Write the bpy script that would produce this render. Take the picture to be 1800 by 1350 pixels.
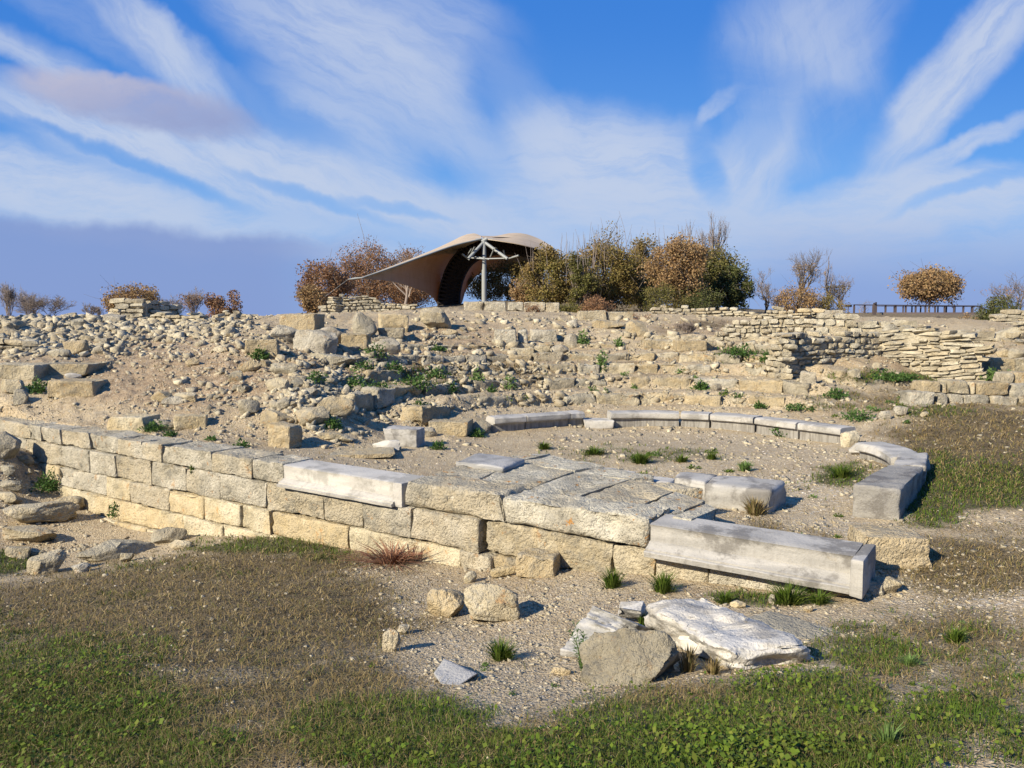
import bpy, math, random
import numpy as np
C0 = bpy.context
for o in list(bpy.data.objects): bpy.data.objects.remove(o)
scene = C0.scene
col = scene.collection
rng = np.random.default_rng(7)
R = math.radians
# ------------------------------------------------------------------ camera
H = 2.35; PITCH = R(4.49); F = 1350.0
cam_d = bpy.data.cameras.new('camera'); cam = bpy.data.objects.new('camera', cam_d); col.objects.link(cam)
cam_d.lens = 27; cam_d.sensor_width = 36; cam_d.clip_start = .05; cam_d.clip_end = 8000
cam.location = (0, 0, H); cam.rotation_euler = (R(90) - PITCH, 0, 0)
scene.camera = cam
scene.render.resolution_x = 1024; scene.render.resolution_y = 768
scene.view_settings.view_transform = 'Standard'; scene.view_settings.look = 'None'
scene.cycles.max_bounces = 4; scene.cycles.diffuse_bounces = 2; scene.cycles.glossy_bounces = 1; scene.cycles.transmission_bounces = 2; scene.cycles.transparent_max_bounces = 2
scene.view_settings.gamma = 1; scene.view_settings.exposure = 0.8
# ------------------------------------------------------------------ sun (low winter sun behind the left shoulder)
SUN_EL = R(30); SD = np.array([-.76, -.65]); SD /= np.hypot(*SD)
sv = (SD[0] * math.cos(SUN_EL), SD[1] * math.cos(SUN_EL), math.sin(SUN_EL))
from mathutils import Vector, Matrix
sl = bpy.data.lights.new('sun', 'SUN'); sl.energy = 5.0; sl.angle = R(.5); sl.color = (1, .9, .74)
so = bpy.data.objects.new('sun', sl); col.objects.link(so); so.location = (-20, -20, 20)
so.rotation_euler = Vector(sv).to_track_quat('Z', 'Y').to_euler()

def ray(px, py):
    X = (np.asarray(px, float) - 900) / F; U = (675 - np.asarray(py, float)) / F
    c, s = math.cos(PITCH), math.sin(PITCH)
    return X, c + U * s, -s + U * c
def atz(px, py, z):
    x, y, dz = ray(px, py); t = (z - H) / dz
    return np.array([x * t, y * t, z + 0 * t])
def atd(px, py, d):
    x, y, dz = ray(px, py); t = d / y
    return np.array([x * t, d + 0 * t, H + dz * t])
def project(P):
    P = np.asarray(P, float); c, s = math.cos(PITCH), math.sin(PITCH)
    x = P[..., 0]; y = P[..., 1]; z = P[..., 2] - H
    dep = y * c - z * s; up = y * s + z * c
    dep = np.where(np.abs(dep) < 1e-3, 1e-3, dep)
    return 900 + F * x / dep, 675 - F * up / dep, dep

# ------------------------------------------------------------------ node helper
class NT:
    def __init__(s, nt): s.nt = nt; s.n = nt.nodes; s.l = nt.links
    def new(s, t, **k):
        n = s.n.new(t)
        for a, b in k.items(): setattr(n, a, b)
        return n
    def put(s, sock, v):
        if v is None: return
        if hasattr(v, 'is_output'): s.l.new(v, sock)
        elif isinstance(v, (tuple, list)) and len(v) == 3 and sock.type == 'RGBA': sock.default_value = (*v, 1)
        else: sock.default_value = v
    def m(s, op, a, b=None, c=None, clamp=False):
        n = s.new('ShaderNodeMath', operation=op, use_clamp=clamp)
        for i, v in enumerate((a, b, c)):
            if v is not None: s.put(n.inputs[i], v)
        return n.outputs[0]
    def vm(s, op, a, b=None, sc=None):
        n = s.new('ShaderNodeVectorMath', operation=op)
        s.put(n.inputs[0], a)
        if b is not None: s.put(n.inputs[1], b)
        if sc is not None: s.put(n.inputs['Scale'], sc)
        return n.outputs[0] if op != 'DOT_PRODUCT' else n.outputs['Value']
    def noise(s, vec, scale, detail=4, rough=.55, dist=0, out='Fac'):
        n = s.new('ShaderNodeTexNoise'); s.put(n.inputs['Vector'], vec)
        n.inputs['Scale'].default_value = scale; n.inputs['Detail'].default_value = detail
        n.inputs['Roughness'].default_value = rough; n.inputs['Distortion'].default_value = dist
        return n.outputs[out]
    def vor(s, vec, scale, feature='F1', out='Distance', rand=1):
        n = s.new('ShaderNodeTexVoronoi', feature=feature); s.put(n.inputs['Vector'], vec)
        n.inputs['Scale'].default_value = scale; n.inputs['Randomness'].default_value = rand
        return n.outputs[out]
    def ss(s, v, a, b, lo=0, hi=1):
        n = s.new('ShaderNodeMapRange', interpolation_type='SMOOTHSTEP'); s.put(n.inputs['Value'], v)
        for k, x in zip(('From Min', 'From Max', 'To Min', 'To Max'), (a, b, lo, hi)): s.put(n.inputs[k], x)
        return n.outputs[0]
    def mix(s, f, a, b, bt='MIX'):
        n = s.new('ShaderNodeMix', data_type='RGBA', blend_type=bt); s.put(n.inputs[0], f)
        s.put(n.inputs[6], a); s.put(n.inputs[7], b)
        return n.outputs[2]
    def rgbm(s, v, c):   # value * colour
        n = s.new('ShaderNodeVectorMath', operation='SCALE'); s.put(n.inputs[0], c); s.put(n.inputs['Scale'], v)
        return n.outputs[0]
    def combine(s, x, y, z):
        n = s.new('ShaderNodeCombineXYZ')
        for i, v in enumerate((x, y, z)): s.put(n.inputs[i], v)
        return n.outputs[0]
    def sep(s, v):
        n = s.new('ShaderNodeSeparateXYZ'); s.put(n.inputs[0], v); return n.outputs

# ------------------------------------------------------------------ world: sky and cirrus
world = bpy.data.worlds.new('World'); scene.world = world; world.use_nodes = True
w = NT(world.node_tree); w.n.clear()
sky = w.new('ShaderNodeTexSky', sky_type='NISHITA'); sky.sun_disc = False
sky.sun_elevation = SUN_EL; sky.sun_rotation = math.atan2(SD[0], SD[1])
sky.air_density = 1.0; sky.dust_density = .15; sky.ozone_density = 2.5
tc = w.new('ShaderNodeTexCoord')
dx, dy, dzz = w.sep(tc.outputs['Generated'])
dyc = w.m('MAXIMUM', dy, .2)
u = w.m('DIVIDE', dx, dyc); v = w.m('DIVIDE', dzz, dyc)
uv0 = w.combine(u, v, 0)
nd = w.noise(uv0, 3.0, 3, .5, out='Color')
nd2 = w.noise(uv0, 14, 4, .6, out='Color')
off = w.vm('SCALE', w.vm('SUBTRACT', nd, (.5, .5, .5)), sc=.06)
off2 = w.vm('SCALE', w.vm('SUBTRACT', nd2, (.5, .5, .5)), sc=.035)
uv = w.vm('ADD', w.vm('ADD', uv0, off), off2)
_sn = {}
def streak(ang, stretch):
    key = (round(ang / 25) * 25, stretch)
    if key not in _sn:
        a = R(-key[0]); ca, sa = math.cos(a), math.sin(a)
        q0 = w.vm('DOT_PRODUCT', uv, (ca, sa, 0)); q1 = w.vm('DOT_PRODUCT', uv, (-sa * stretch, ca * stretch, 0))
        _sn[key] = w.ss(w.noise(w.combine(q0, q1, len(_sn) * 3.7 + 1), 9.0, 6, .66, .15), .28, .62)
    return _sn[key]
def blob(cx, cy, rx, ry, ang, st, soft=1.25, inner=0.0, stretch=5.0, amt=.42, seed=0, sc=None):
    d = ray(cx, cy); cu, cv = d[0] / d[1], d[2] / d[1]
    a = R(-ang)            # image angle (clockwise) to uv angle
    ca, sa = math.cos(a), math.sin(a)
    p = w.vm('SUBTRACT', uv, (cu, cv, 0))
    a1 = w.vm('DOT_PRODUCT', p, (ca / (rx / F), sa / (rx / F), 0))
    b1 = w.vm('DOT_PRODUCT', p, (-sa / (ry / F), ca / (ry / F), 0))
    r2 = w.m('ADD', w.m('MULTIPLY', a1, a1), w.m('MULTIPLY', b1, b1))
    m = w.ss(r2, soft, inner)
    nz = streak(ang, stretch)
    m = w.m('MULTIPLY', m, w.m('ADD', w.m('MULTIPLY', nz, amt), 1 - amt))
    return w.m('MULTIPLY', m, st)
def union(ms):
    acc = None
    for m_ in ms:
        inv = w.m('SUBTRACT', 1, m_, clamp=True)
        acc = inv if acc is None else w.m('MULTIPLY', acc, inv)
    return w.m('SUBTRACT', 1, acc)
clouds = [
    (60, 88, 150, 34, 22, .75), (285, 85, 190, 42, 40, .85), (150, 40, 260, 40, 30, .25), (380, 130, 220, 26, 38, .35),
    (330, 270, 520, 62, 17, .95), (90, 330, 330, 80, 12, .9), (640, 330, 420, 60, 20, .85), (480, 400, 520, 46, 12, .75),
    (180, 390, 420, 50, 8, .7), (600, 230, 200, 50, 28, .55),
    (590, 90, 330, 110, 32, .75), (700, 40, 260, 110, 20, .55), (780, 190, 200, 60, 55, .35),
    (1080, 300, 250, 120, 8, .95), (950, 240, 190, 60, 60, .5), (1090, 380, 420, 80, 2, .75), (880, 400, 240, 50, 15, .5),
    (1320, 300, 110, 75, -50, .8), (1400, 130, 190, 150, 75, .55), (1460, 60, 180, 110, -60, .35), (1268, 188, 60, 15, -42, .8),
    (1690, 110, 290, 62, -50, .95), (1600, 220, 130, 60, -60, .55), (1690, 262, 170, 22, -26, .8), (1640, 350, 360, 60, -6, .85),
    (1450, 400, 400, 80, -10, .7), (1700, 420, 420, 90, 0, .6)]
cm = union([blob(*c, seed=i) for i, c in enumerate(clouds)])
gaps = [(250,283,230,17,21,.85), (560,345,170,14,20,.7), (520,215,150,30,32,.6), (760,95,60,90,-60,.0), (905,120,90,110,60,.6), (1170,130,300,70,8,.75), (1240,290,36,70,-20,.75), (1345,235,60,40,-40,.4),
        (1480,230,70,90,-60,.8), (1700,330,160,16,-20,.6), (60,60,200,22,25,.6), (170,150,100,20,10,.4), (420,130,60,120,-50,.25), (700,365,110,12,10,.6), (30,215,120,14,8,.5)]
gm_ = union([blob(*c, amt=.25) for c in gaps]); cm = w.m('MULTIPLY', cm, w.m('SUBTRACT', 1, w.m('MULTIPLY', gm_, 1.0)))
bank = w.m('MULTIPLY', w.ss(w.m('ADD', w.sep(uv)[1], w.m('MULTIPLY', w.sep(uv)[0], .14)), .035, .005), 1)
hz = w.ss(v, .17, .0)                                     # milky air low over the sea
mauve = blob(245, 178, 250, 46, 11, .95, 1.1, .35, stretch=2.5, amt=.3, seed=50)
mauve2 = blob(130, 148, 110, 28, 0, .8, 1.1, .35, stretch=2.5, amt=.3, seed=51)
K = 8.0
hsv = w.new('ShaderNodeHueSaturation'); w.put(hsv.inputs['Color'], sky.outputs[0]); hsv.inputs['Saturation'].default_value = 1.3; hsv.inputs['Value'].default_value = 1.0
SKYMUL = (0.42, .6, .8)
base = w.vm('MULTIPLY', hsv.outputs[0], SKYMUL)
def kc(r, g, b):          # display sRGB -> radiance before the background strength
    f = lambda c: ((c / 255 + .055) / 1.055) ** 2.4 * K
    return (f(r), f(g), f(b))
K = 1 / .11 / 2 ** .8
CLEAR_TOP = kc(66, 132, 220); CLEAR_LOW = kc(124, 180, 240)
clear = w.mix(w.ss(v, .02, .42), CLEAR_LOW, CLEAR_TOP)
base = w.mix(.85, base, clear)
c1 = w.mix(w.m('MULTIPLY', hz, .8), base, kc(150, 176, 224))
c2 = w.mix(w.m('MULTIPLY', cm, .92), c1, w.mix(w.ss(v, .0, .25), kc(184, 200, 228), kc(200, 211, 232)))
leftside = w.ss(u, -.12, -.34)
bk = w.m('MULTIPLY', w.ss(w.m('ADD', w.sep(uv)[1], w.m('MULTIPLY', u, .05)), .112, .088), leftside)
c3 = w.mix(w.m('MULTIPLY', bk, .88), c2, kc(134, 156, 208))
rightside = w.ss(u, .18, .4)
bk2 = w.m('MULTIPLY', w.ss(v, .16, .03), rightside)
c3 = w.mix(w.m('MULTIPLY', bk2, .75), c3, kc(140, 162, 214))
mv = w.m('MAXIMUM', mauve, mauve2)
c4 = w.mix(w.m('MULTIPLY', mv, .93), c3, w.mix(w.ss(w.sep(uv)[1], .25, .33), kc(150, 162, 204), kc(198, 194, 210)))
bg = w.new('ShaderNodeBackground'); w.put(bg.inputs[0], c4); bg.inputs[1].default_value = .11
wo = w.new('ShaderNodeOutputWorld'); w.l.new(bg.outputs[0], wo.inputs[0])

# ------------------------------------------------------------------ numpy noise
def _h(ix, iy, iz, seed):
    h = (ix * 374761393 + iy * 668265263 + iz * 2147483647 + seed * 1274126177) & 0xFFFFFFFF
    h = ((h ^ (h >> 13)) * 1274126177) & 0xFFFFFFFF
    h = h ^ (h >> 16)
    return (h & 0xFFFFFF) / float(0xFFFFFF)
def vnoise(P, seed=0):
    P = np.asarray(P, float); i = np.floor(P).astype(np.int64); f = P - i; f = f * f * (3 - 2 * f)
    x, y, z = i[:, 0], i[:, 1], i[:, 2]; r = 0
    for a in (0, 1):
        for b in (0, 1):
            for c in (0, 1):
                wt = (f[:, 0] if a else 1 - f[:, 0]) * (f[:, 1] if b else 1 - f[:, 1]) * (f[:, 2] if c else 1 - f[:, 2])
                r = r + wt * _h(x + a, y + b, z + c, seed)
    return r * 2 - 1
def fbm(P, octv=4, seed=0, gain=.5):
    P = np.asarray(P, float); r = 0; a = 1; t = 0
    for k in range(octv):
        r = r + a * vnoise(P * 2 ** k + k * 17.3, seed + k); t += a; a *= gain
    return r / t
def fbm2(x, y, octv=4, seed=0, gain=.5):
    return fbm(np.stack([x, y, 0 * x + .5], -1).reshape(-1, 3), octv, seed, gain).reshape(np.shape(x))

# ------------------------------------------------------------------ terrain height
WP = np.array([0, 8.48]); WD = np.array([-.828, .561]); WD /= np.hypot(*WD); WN = np.array([-WD[1], WD[0]]) * -1
# WN points away from the camera (behind the wall)
if WN[1] < 0: WN = -WN
fp = []   # front of the podium wall: (px,py,z)
for a in [(-300,1350,.5),(0,1350,.52),(450,1350,.6),(900,1350,.68),(1350,1350,.7),(1800,1350,.72),(2100,1350,.7),
          (0,1200,.28),(300,1200,.27),(550,1200,.2),(800,1200,.16),(1050,1230,.3),(1200,1210,.3),(1500,1200,.4),(1800,1200,.42),
          (870,1012,-.45),(600,966,-.6),(745,992,-.53),(480,945,-.66),(250,938,-1.06),(180,912,-1.04),(330,930,-.98),(1000,1006,-.27),(1250,1036,-.12),(1480,1058,-.03),
          (120,1050,-.62),(0,1100,-.42),(300,1000,-.72),(250,1100,-.25),(450,1010,-.52),(500,1100,-.22),(620,1030,-.42),(700,1120,-.2),
          (850,1100,-.25),(1000,1080,-.15),(1130,1110,-.02),(1300,1110,.06),(1450,1120,.1),(1650,1100,.15),(1800,1090,.18),
          (0,785,-.08),(-80,785,-.1),(20,960,-1.1),(150,975,-1.1),(0,1020,-.9),(60,1000,-1.02),(60,850,-.62),(0,860,-.6),(20,800,-.1),(120,905,-.95),(-200,850,-.4),(-200,1000,-.7)]:
    fp.append(atz(*a))
bp = []
for a in [(900,800,0),(1100,780,0),(1300,800,0),(1450,850,0),(1450,930,.02),(1100,752,0),(1000,765,0),(1250,760,0),(1420,778,0),(850,780,.0),(760,790,.05),
          (650,805,.08),(600,792,.15),(300,760,.37),(0,738,.4),(200,750,.4),(420,790,.3),(500,815,.26),(1400,980,.02),(1540,920,0),(1650,920,.05),(1800,900,.12),
          (1800,1000,.15),(1650,1020,.05),(1560,1040,.02),(1700,830,.2),(1640,800,.16),(700,850,.1),(900,900,.05),(1150,900,.02),(1000,850,.0)]:
    bp.append(atz(*a))
for a in [(300,735,14.7),(0,700,16.5),(0,645,18.5),(0,620,20.8),(0,600,22),(0,565,27),(100,690,17),(100,640,19),(100,600,23),(100,562,28),
          (200,700,16.3),(200,650,18.8),(200,620,21),(200,590,24),(200,563,28.5),(320,700,16),(320,650,18.3),(320,610,21.5),(320,572,26),
          (450,700,15.8),(450,650,17.8),(450,600,21),(450,566,25.3),(480,760,14.1),(560,730,14.7),(555,692,15.6),(510,715,14.8),(560,660,17.3),(560,610,21),(560,572,25.5),
          (650,760,15.0),(650,720,16.6),(650,680,18.1),(650,640,20),(650,600,23),(650,560,27.5),(760,640,20.5),(760,600,23.5),(760,555,28.5),
          (850,722,17.9),(900,560,28),(900,600,24.3),(1000,600,24.2),(1000,575,26.5),(1000,560,29),(1100,605,24),(1100,580,26.5),(1100,560,29.5),
          (1200,725,18.2),(1200,618,23),(1200,590,25.5),(1200,560,29),(1100,720,18.6),(1320,740,17.4),(1300,690,19.4),(1300,640,22),(1330,618,24.2),(1330,575,28),
          (1450,740,16.6),(1450,700,19),(1450,680,20.3),(1550,700,18.3),(1550,670,21),(1600,650,22.8),(1600,735,15.8),(1700,718,16.6),(1800,715,16.8),(1700,650,21.5),(1800,650,20.5),
          (1800,610,23),(1750,620,22.5),(1500,575,27.5),(1650,580,26.5),(1450,560,30),(1350,556,31),(1200,550,33),(1550,560,32),(1750,565,30),(1650,600,36),
          (1650,592,44),(1780,600,42),(1580,590,40),
          (850,531,58),(950,533,56),(780,541,56),(700,545,50),(600,553,46),(1100,547,50),(1300,550,52),(1450,556,55),(1600,553,75),(1750,553,75),
          (850,540,40),(1000,552,38),(650,552,34),
          (500,571,40),(430,571,40),(350,570,42),(200,568,42),(0,568,42),(400,571,60),(200,571,60),(0,571,60),(-400,568,40),(-300,640,20),(-300,700,16),(-300,572,60),
          (2200,560,40),(2200,700,18),(2200,640,24),(2100,900,9),(2200,560,70)]:
    bp.append(atd(*a))
rest = [(-3,-3,.72),(3,-3,.72),(0,.6,.7),(-8,0,.4),(8,0,.7),(-10,-10,.6),(10,-10,.8),(0,-30,1),(-30,0,.8),(30,0,.9),(-12,6,-.3)]
RP = [np.array(r_) for r_ in rest]
shared = [atz(*a) for a in [(1650,1020,.05),(1800,1000,.15),(1560,1045,0),(1700,930,.06),(1650,1100,.15),(1800,1090,.18),(1900,1000,.16)]]
def tps(P, lam=1e-3):
    P = np.array(P); n = len(P); X = P[:, :2]
    def ph(r2): return np.where(r2 > 0, .5 * r2 * np.log(r2 + 1e-12), 0)
    D = ((X[:, None] - X[None]) ** 2).sum(-1); A = ph(D) + np.eye(n) * lam
    Q = np.c_[np.ones(n), X]; M = np.zeros((n + 3, n + 3)); M[:n, :n] = A; M[:n, n:] = Q; M[n:, :n] = Q.T
    s_ = np.linalg.solve(M, np.r_[P[:, 2], 0, 0, 0])
    def ev(x, y):
        sh = np.shape(x); x = np.ravel(x); y = np.ravel(y); out = np.empty(len(x))
        for i in range(0, len(x), 20000):
            xx = x[i:i + 20000]; yy = y[i:i + 20000]
            d2 = (xx[:, None] - X[None, :, 0]) ** 2 + (yy[:, None] - X[None, :, 1]) ** 2
            out[i:i + 20000] = ph(d2) @ s_[:n] + s_[n] + s_[n + 1] * xx + s_[n + 2] * yy
        return out.reshape(sh)
    return ev
TF = tps(fp + RP + shared, .02); TB = tps(bp + RP[:7] + shared, .03)
def sst(x, a, b):
    t = np.clip((x - a) / (b - a), 0, 1); return t * t * (3 - 2 * t)
CC = np.array([3.0, 13.6])
STEPS = [(5.5, .32, .62), (6.7, .62, .93), (7.9, .93, 1.23), (9.1, 1.23, 1.48), (10.3, 1.54, 1.74), (11.4, 1.80, 1.98)]
# picture-located patches: the same patches steer ground tint, grass, weeds and gravel
GREEN = [(470,962,150,16,.95),(590,978,50,14,.8),(1620,1090,150,40,.42),(1700,1230,160,60,.6),(820,690,160,24,.4),(960,660,200,30,.3),(1080,1180,60,20,.2),(1120,800,260,34,.5),(1400,860,160,40,.4),(1330,950,160,20,.35),(1750,1180,160,120,.5),(400,1240,300,120,.45),(1450,700,200,30,.4),(900,700,300,30,.3),(300,1000,260,24,.5),(100,1260,270,170,1),(60,1340,330,100,1),(350,1320,200,90,.55),(690,1290,230,70,1),(900,1330,300,60,.9),(1250,1315,330,95,1.1),(1420,1235,160,52,1.1),(620,1240,90,40,.5),
         (1600,1290,220,110,.65),(1770,1300,140,110,.6),(1520,1150,170,50,.7),(1340,1052,110,14,.9),(1720,1110,130,50,.5),(1495,835,70,24,.9),(1640,860,70,66,1.25),(1740,850,110,50,1.0),
         (1690,905,110,30,.5),(1620,722,110,15,.7),(1470,712,80,12,.55),(1560,664,120,13,.95),(1750,660,60,13,.9),(1300,624,50,16,1),(1360,640,25,20,.5),(500,955,150,22,.8),(620,985,60,16,.6),
         (30,990,46,26,1.2),(1080,800,130,14,.45),(1190,862,30,6,.7),(1660,690,40,10,.6),(1600,700,60,14,.5),(180,1060,120,30,.5),(1690,1150,200,60,.5),(730,672,130,34,.62),(620,640,80,20,.45),(1540,560,30,4,.3)]
DRY = [(430,1003,170,40,1.1),(250,1040,190,42,1.1),(70,1085,150,34,1.1),(560,990,90,26,.9),(1690,1120,200,90,.65),(1500,1130,120,40,.5),(840,650,280,44,.55),(640,660,120,60,.45),(1080,640,260,50,.42),(1560,700,200,40,.6),(320,640,150,50,.35),(1250,980,80,20,.3),(250,1270,520,200,.75),(1400,1280,500,120,.55),(700,1330,400,60,.6),(650,1200,160,50,.5),(1500,720,160,20,.5),(380,1090,380,110,1.1),(550,1220,260,110,.8),(150,1060,220,50,.9),(1740,790,190,90,1.15),(1560,1170,180,60,.6),(1720,990,170,70,.85),(1720,1190,170,90,.6),(1400,960,110,36,.6),
       (1180,1230,200,36,.7),(950,1290,260,70,.6),(1340,930,60,20,.7),(1640,600,90,30,.35),(1250,570,60,14,.6),(1180,580,60,14,.5),(620,880,10,5,.1),(1700,660,160,40,.5),(600,900,40,10,.1),(300,1300,300,90,.5),(700,1010,120,16,.5)]
BARE = [(900,790,400,60,1),(620,1100,110,70,.5)]
WHITE = [(1300,790,280,60,.55),(1420,860,120,50,.9),(1460,930,100,40,.8),(690,1080,50,35,1),(760,1060,60,30,.4),(1740,1040,110,50,.9),(330,610,150,30,.45),(1000,1010,60,40,.3),(700,700,150,40,.5),(880,1160,110,60,.35),(640,1000,60,14,.6),(1600,1010,80,60,.5)]
def mask(lst, px, py):
    m = 0
    for cx, cy, rx, ry, s_ in lst:
        q = ((px - cx) / rx) ** 2 + ((py - cy) / ry) ** 2
        m = np.maximum(m, s_ * np.exp(-q * .9))
    return m
def height(x, y, rough=True):
    x = np.asarray(x, float); y = np.asarray(y, float)
    r = np.hypot(x, y); k = np.minimum(1, 78 / np.maximum(r, 1e-3)); xc, yc = x * k, y * k
    zb = TB(xc, yc); zf = TF(xc, yc)
    s = (x - WP[0]) * WN[0] + (y - WP[1]) * WN[1]
    along = (x - WP[0]) * WD[0] + (y - WP[1]) * WD[1]      # positive to the left
    wgt = sst(s, .16, .42)
    soft = sst(s, -.6, 1.2)
    endk = sst(along, -3.75, -3.35)                        # right of the wall the two levels run together
    wgt = wgt * endk + soft * (1 - endk)
    lf = sst(along, 15, 22); wgt = wgt * (1 - lf) + sst(s, -4, 2) * lf
    z = zf * (1 - wgt) + zb * wgt
    # stepped seating bank
    rr = np.hypot(x - CC[0], y - CC[1]); th = np.degrees(np.arctan2(y - CC[1], x - CC[0]))
    rr2 = rr + .06 * fbm2(x * 1.3, y * 1.3, 3, 5)
    zs = .33 + 0 * x
    for ri, z0, z1 in STEPS: zs = zs + (z1 - z0) * sst(rr2, ri - .02, ri + .16)
    zs = zs + .06 * np.clip(rr - 9.4, 0, 1) + .06 * np.clip(rr - 10.5, 0, 1)
    sk = sst(th, 38, 52) * (1 - sst(th, 138, 162)) * sst(rr, 4.6, 5.2) * (1 - sst(rr, 11.8, 13.4))
    z = z * (1 - sk) + zs * sk
    far = sst(r, 80, 400); z = z * (1 - far) + 2.0 * far
    if rough:
        px, py, dep = project(np.stack([x, y, z], -1))
        amp = .03 + (.10 + .08 * sst(-x / np.maximum(y, .5), -.1, .1)) * sst(r, 13, 18) * (1 - sst(r, 60, 90)) * (wgt)
        orch = (1 - sst(rr, 3.5, 5.0)) * wgt
        amp = amp * (1 - .72 * orch)
        z = z + amp * fbm2(x * .9, y * .9, 5, 3, .6) + amp * .55 * np.abs(fbm2(x * 3.1, y * 3.1, 4, 9, .6)) * wgt * (1 - orch) * 1.5
        z = z + (.012 + .03 * sst(r, 13, 18) * (1 - orch) * wgt) * fbm2(x * 7, y * 7, 4, 21, .7)
    return z
# polar grid, finest where the camera looks
th_in = np.linspace(R(34), R(146), 700); th_out = np.linspace(R(146), R(394), 50)[1:-1]
TH = np.r_[th_in, th_out]; nt = len(TH)
RR = np.r_[np.exp(np.linspace(math.log(1.2), math.log(34), 520)), np.exp(np.linspace(math.log(34.3), math.log(4000), 110))]
RR = np.r_[.02, .5, RR]
gx = np.cos(TH)[:, None] * RR[None]; gy = np.sin(TH)[:, None] * RR[None]
gz = height(gx, gy)
slope = (gz[:700] - H) / RR[None]
cmax = np.maximum.accumulate(slope, 1)
def cast(px, py):
    """first hit of picture rays with the terrain -> (n,3)"""
    px = np.atleast_1d(np.asarray(px, float)); py = np.atleast_1d(np.asarray(py, float))
    x, y, z = ray(px, py); h = np.hypot(x, y); s_ = z / h; th = np.arctan2(y, x)
    ti = np.clip(np.round((th - th_in[0]) / (th_in[1] - th_in[0])).astype(int), 0, 699)
    out = np.full((len(px), 3), np.nan); order = np.argsort(ti, kind='stable')
    b = np.searchsorted(ti[order], np.arange(701))
    for k in range(700):
        ids = order[b[k]:b[k + 1]]
        if len(ids) == 0: continue
        j = np.searchsorted(cmax[k], s_[ids]); ok = (j > 0) & (j < len(RR))
        ids = ids[ok]; j = j[ok]
        s0 = slope[k, j - 1]; s1 = slope[k, j]; t = np.clip((s_[ids] - s0) / np.where(s1 - s0 == 0, 1, s1 - s0), 0, 1)
        r = RR[j - 1] + t * (RR[j] - RR[j - 1])
        out[ids] = np.stack([x[ids] / h[ids] * r, y[ids] / h[ids] * r, H + s_[ids] * r], -1)
    return out
def ground(x, y): return float(height(np.array([x]), np.array([y]))[0])
def C1(px, py):
    p = cast(px, py)[0]
    return p

# ------------------------------------------------------------------ mesh helpers
def mk_mesh(name, V, Fc, smooth=True, sharp=None):
    me = bpy.data.meshes.new(name); V = np.asarray(V, np.float32)
    if isinstance(Fc, np.ndarray): Fl = [Fc]
    else: Fl = [np.asarray(f, np.int32) for f in Fc if len(f)]
    me.vertices.add(len(V)); me.vertices.foreach_set('co', V.ravel())
    idx = np.concatenate([f.ravel() for f in Fl]).astype(np.int32)
    cnt = np.concatenate([np.full(len(f), f.shape[1], np.int32) for f in Fl])
    st = np.r_[0, np.cumsum(cnt)[:-1]].astype(np.int32)
    me.loops.add(len(idx)); me.loops.foreach_set('vertex_index', idx)
    me.polygons.add(len(cnt)); me.polygons.foreach_set('loop_start', st)
    if smooth: me.polygons.foreach_set('use_smooth', np.ones(len(cnt), bool))
    me.update(calc_edges=True); me.validate()
    if sharp: me.set_sharp_from_angle(angle=R(sharp))
    return me
class MB:
    def __init__(s): s.V = []; s.Q = []; s.T = []; s.n = 0
    def add(s, V, Fc):
        V = np.asarray(V, float); Fc = np.asarray(Fc, int)
        (s.Q if Fc.shape[1] == 4 else s.T).append(Fc + s.n); s.V.append(V); s.n += len(V); return s
    def build(s, name, mat, parent=None, loc=None, smooth=True, sharp=None):
        V = np.concatenate(s.V)
        if loc is None:
            if parent is not None: loc = np.array(parent['_o'])
            else: loc = np.array([V[:, 0].mean(), V[:, 1].mean(), V[:, 2].min()])
        Fl = ([np.concatenate(s.Q)] if s.Q else []) + ([np.concatenate(s.T)] if s.T else [])
        me = mk_mesh(name, V - np.asarray(loc), Fl, smooth, sharp)
        me.materials.append(mat)
        o = bpy.data.objects.new(name, me); col.objects.link(o)
        if parent is not None: o.parent = parent
        else: o.location = loc
        return o
def tag(o, label=None, cat=None, group=None, kind=None):
    for k, v_ in (('label', label), ('category', cat), ('group', group), ('kind', kind)):
        if v_: o[k] = v_
    return o
def empty(name, loc, label, cat, group=None):
    o = bpy.data.objects.new(name, None); col.objects.link(o); o.location = [float(a) for a in loc]; o['_o'] = [float(a) for a in loc]
    o.empty_display_size = .1
    return tag(o, label, cat, group)
_cg = {}
def cubegrid(a, b, c):
    if (a, b, c) in _cg: return _cg[(a, b, c)]
    idx = {}; V = []; Q = []
    def vid(i, j, k):
        if (i, j, k) not in idx: idx[(i, j, k)] = len(V); V.append((2 * i / a - 1, 2 * j / b - 1, 2 * k / c - 1))
        return idx[(i, j, k)]
    for i in range(a):
        for j in range(b):
            Q.append([vid(i, j, 0), vid(i, j + 1, 0), vid(i + 1, j + 1, 0), vid(i + 1, j, 0)])
            Q.append([vid(i, j, c), vid(i + 1, j, c), vid(i + 1, j + 1, c), vid(i, j + 1, c)])
    for i in range(a):
        for k in range(c):
            Q.append([vid(i, 0, k), vid(i + 1, 0, k), vid(i + 1, 0, k + 1), vid(i, 0, k + 1)])
            Q.append([vid(i, b, k), vid(i, b, k + 1), vid(i + 1, b, k + 1), vid(i + 1, b, k)])
    for j in range(b):
        for k in range(c):
            Q.append([vid(0, j, k), vid(0, j, k + 1), vid(0, j + 1, k + 1), vid(0, j + 1, k)])
            Q.append([vid(a, j, k), vid(a, j + 1, k), vid(a, j + 1, k + 1), vid(a, j, k + 1)])
    _cg[(a, b, c)] = (np.array(V), np.array(Q)); return _cg[(a, b, c)]
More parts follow.
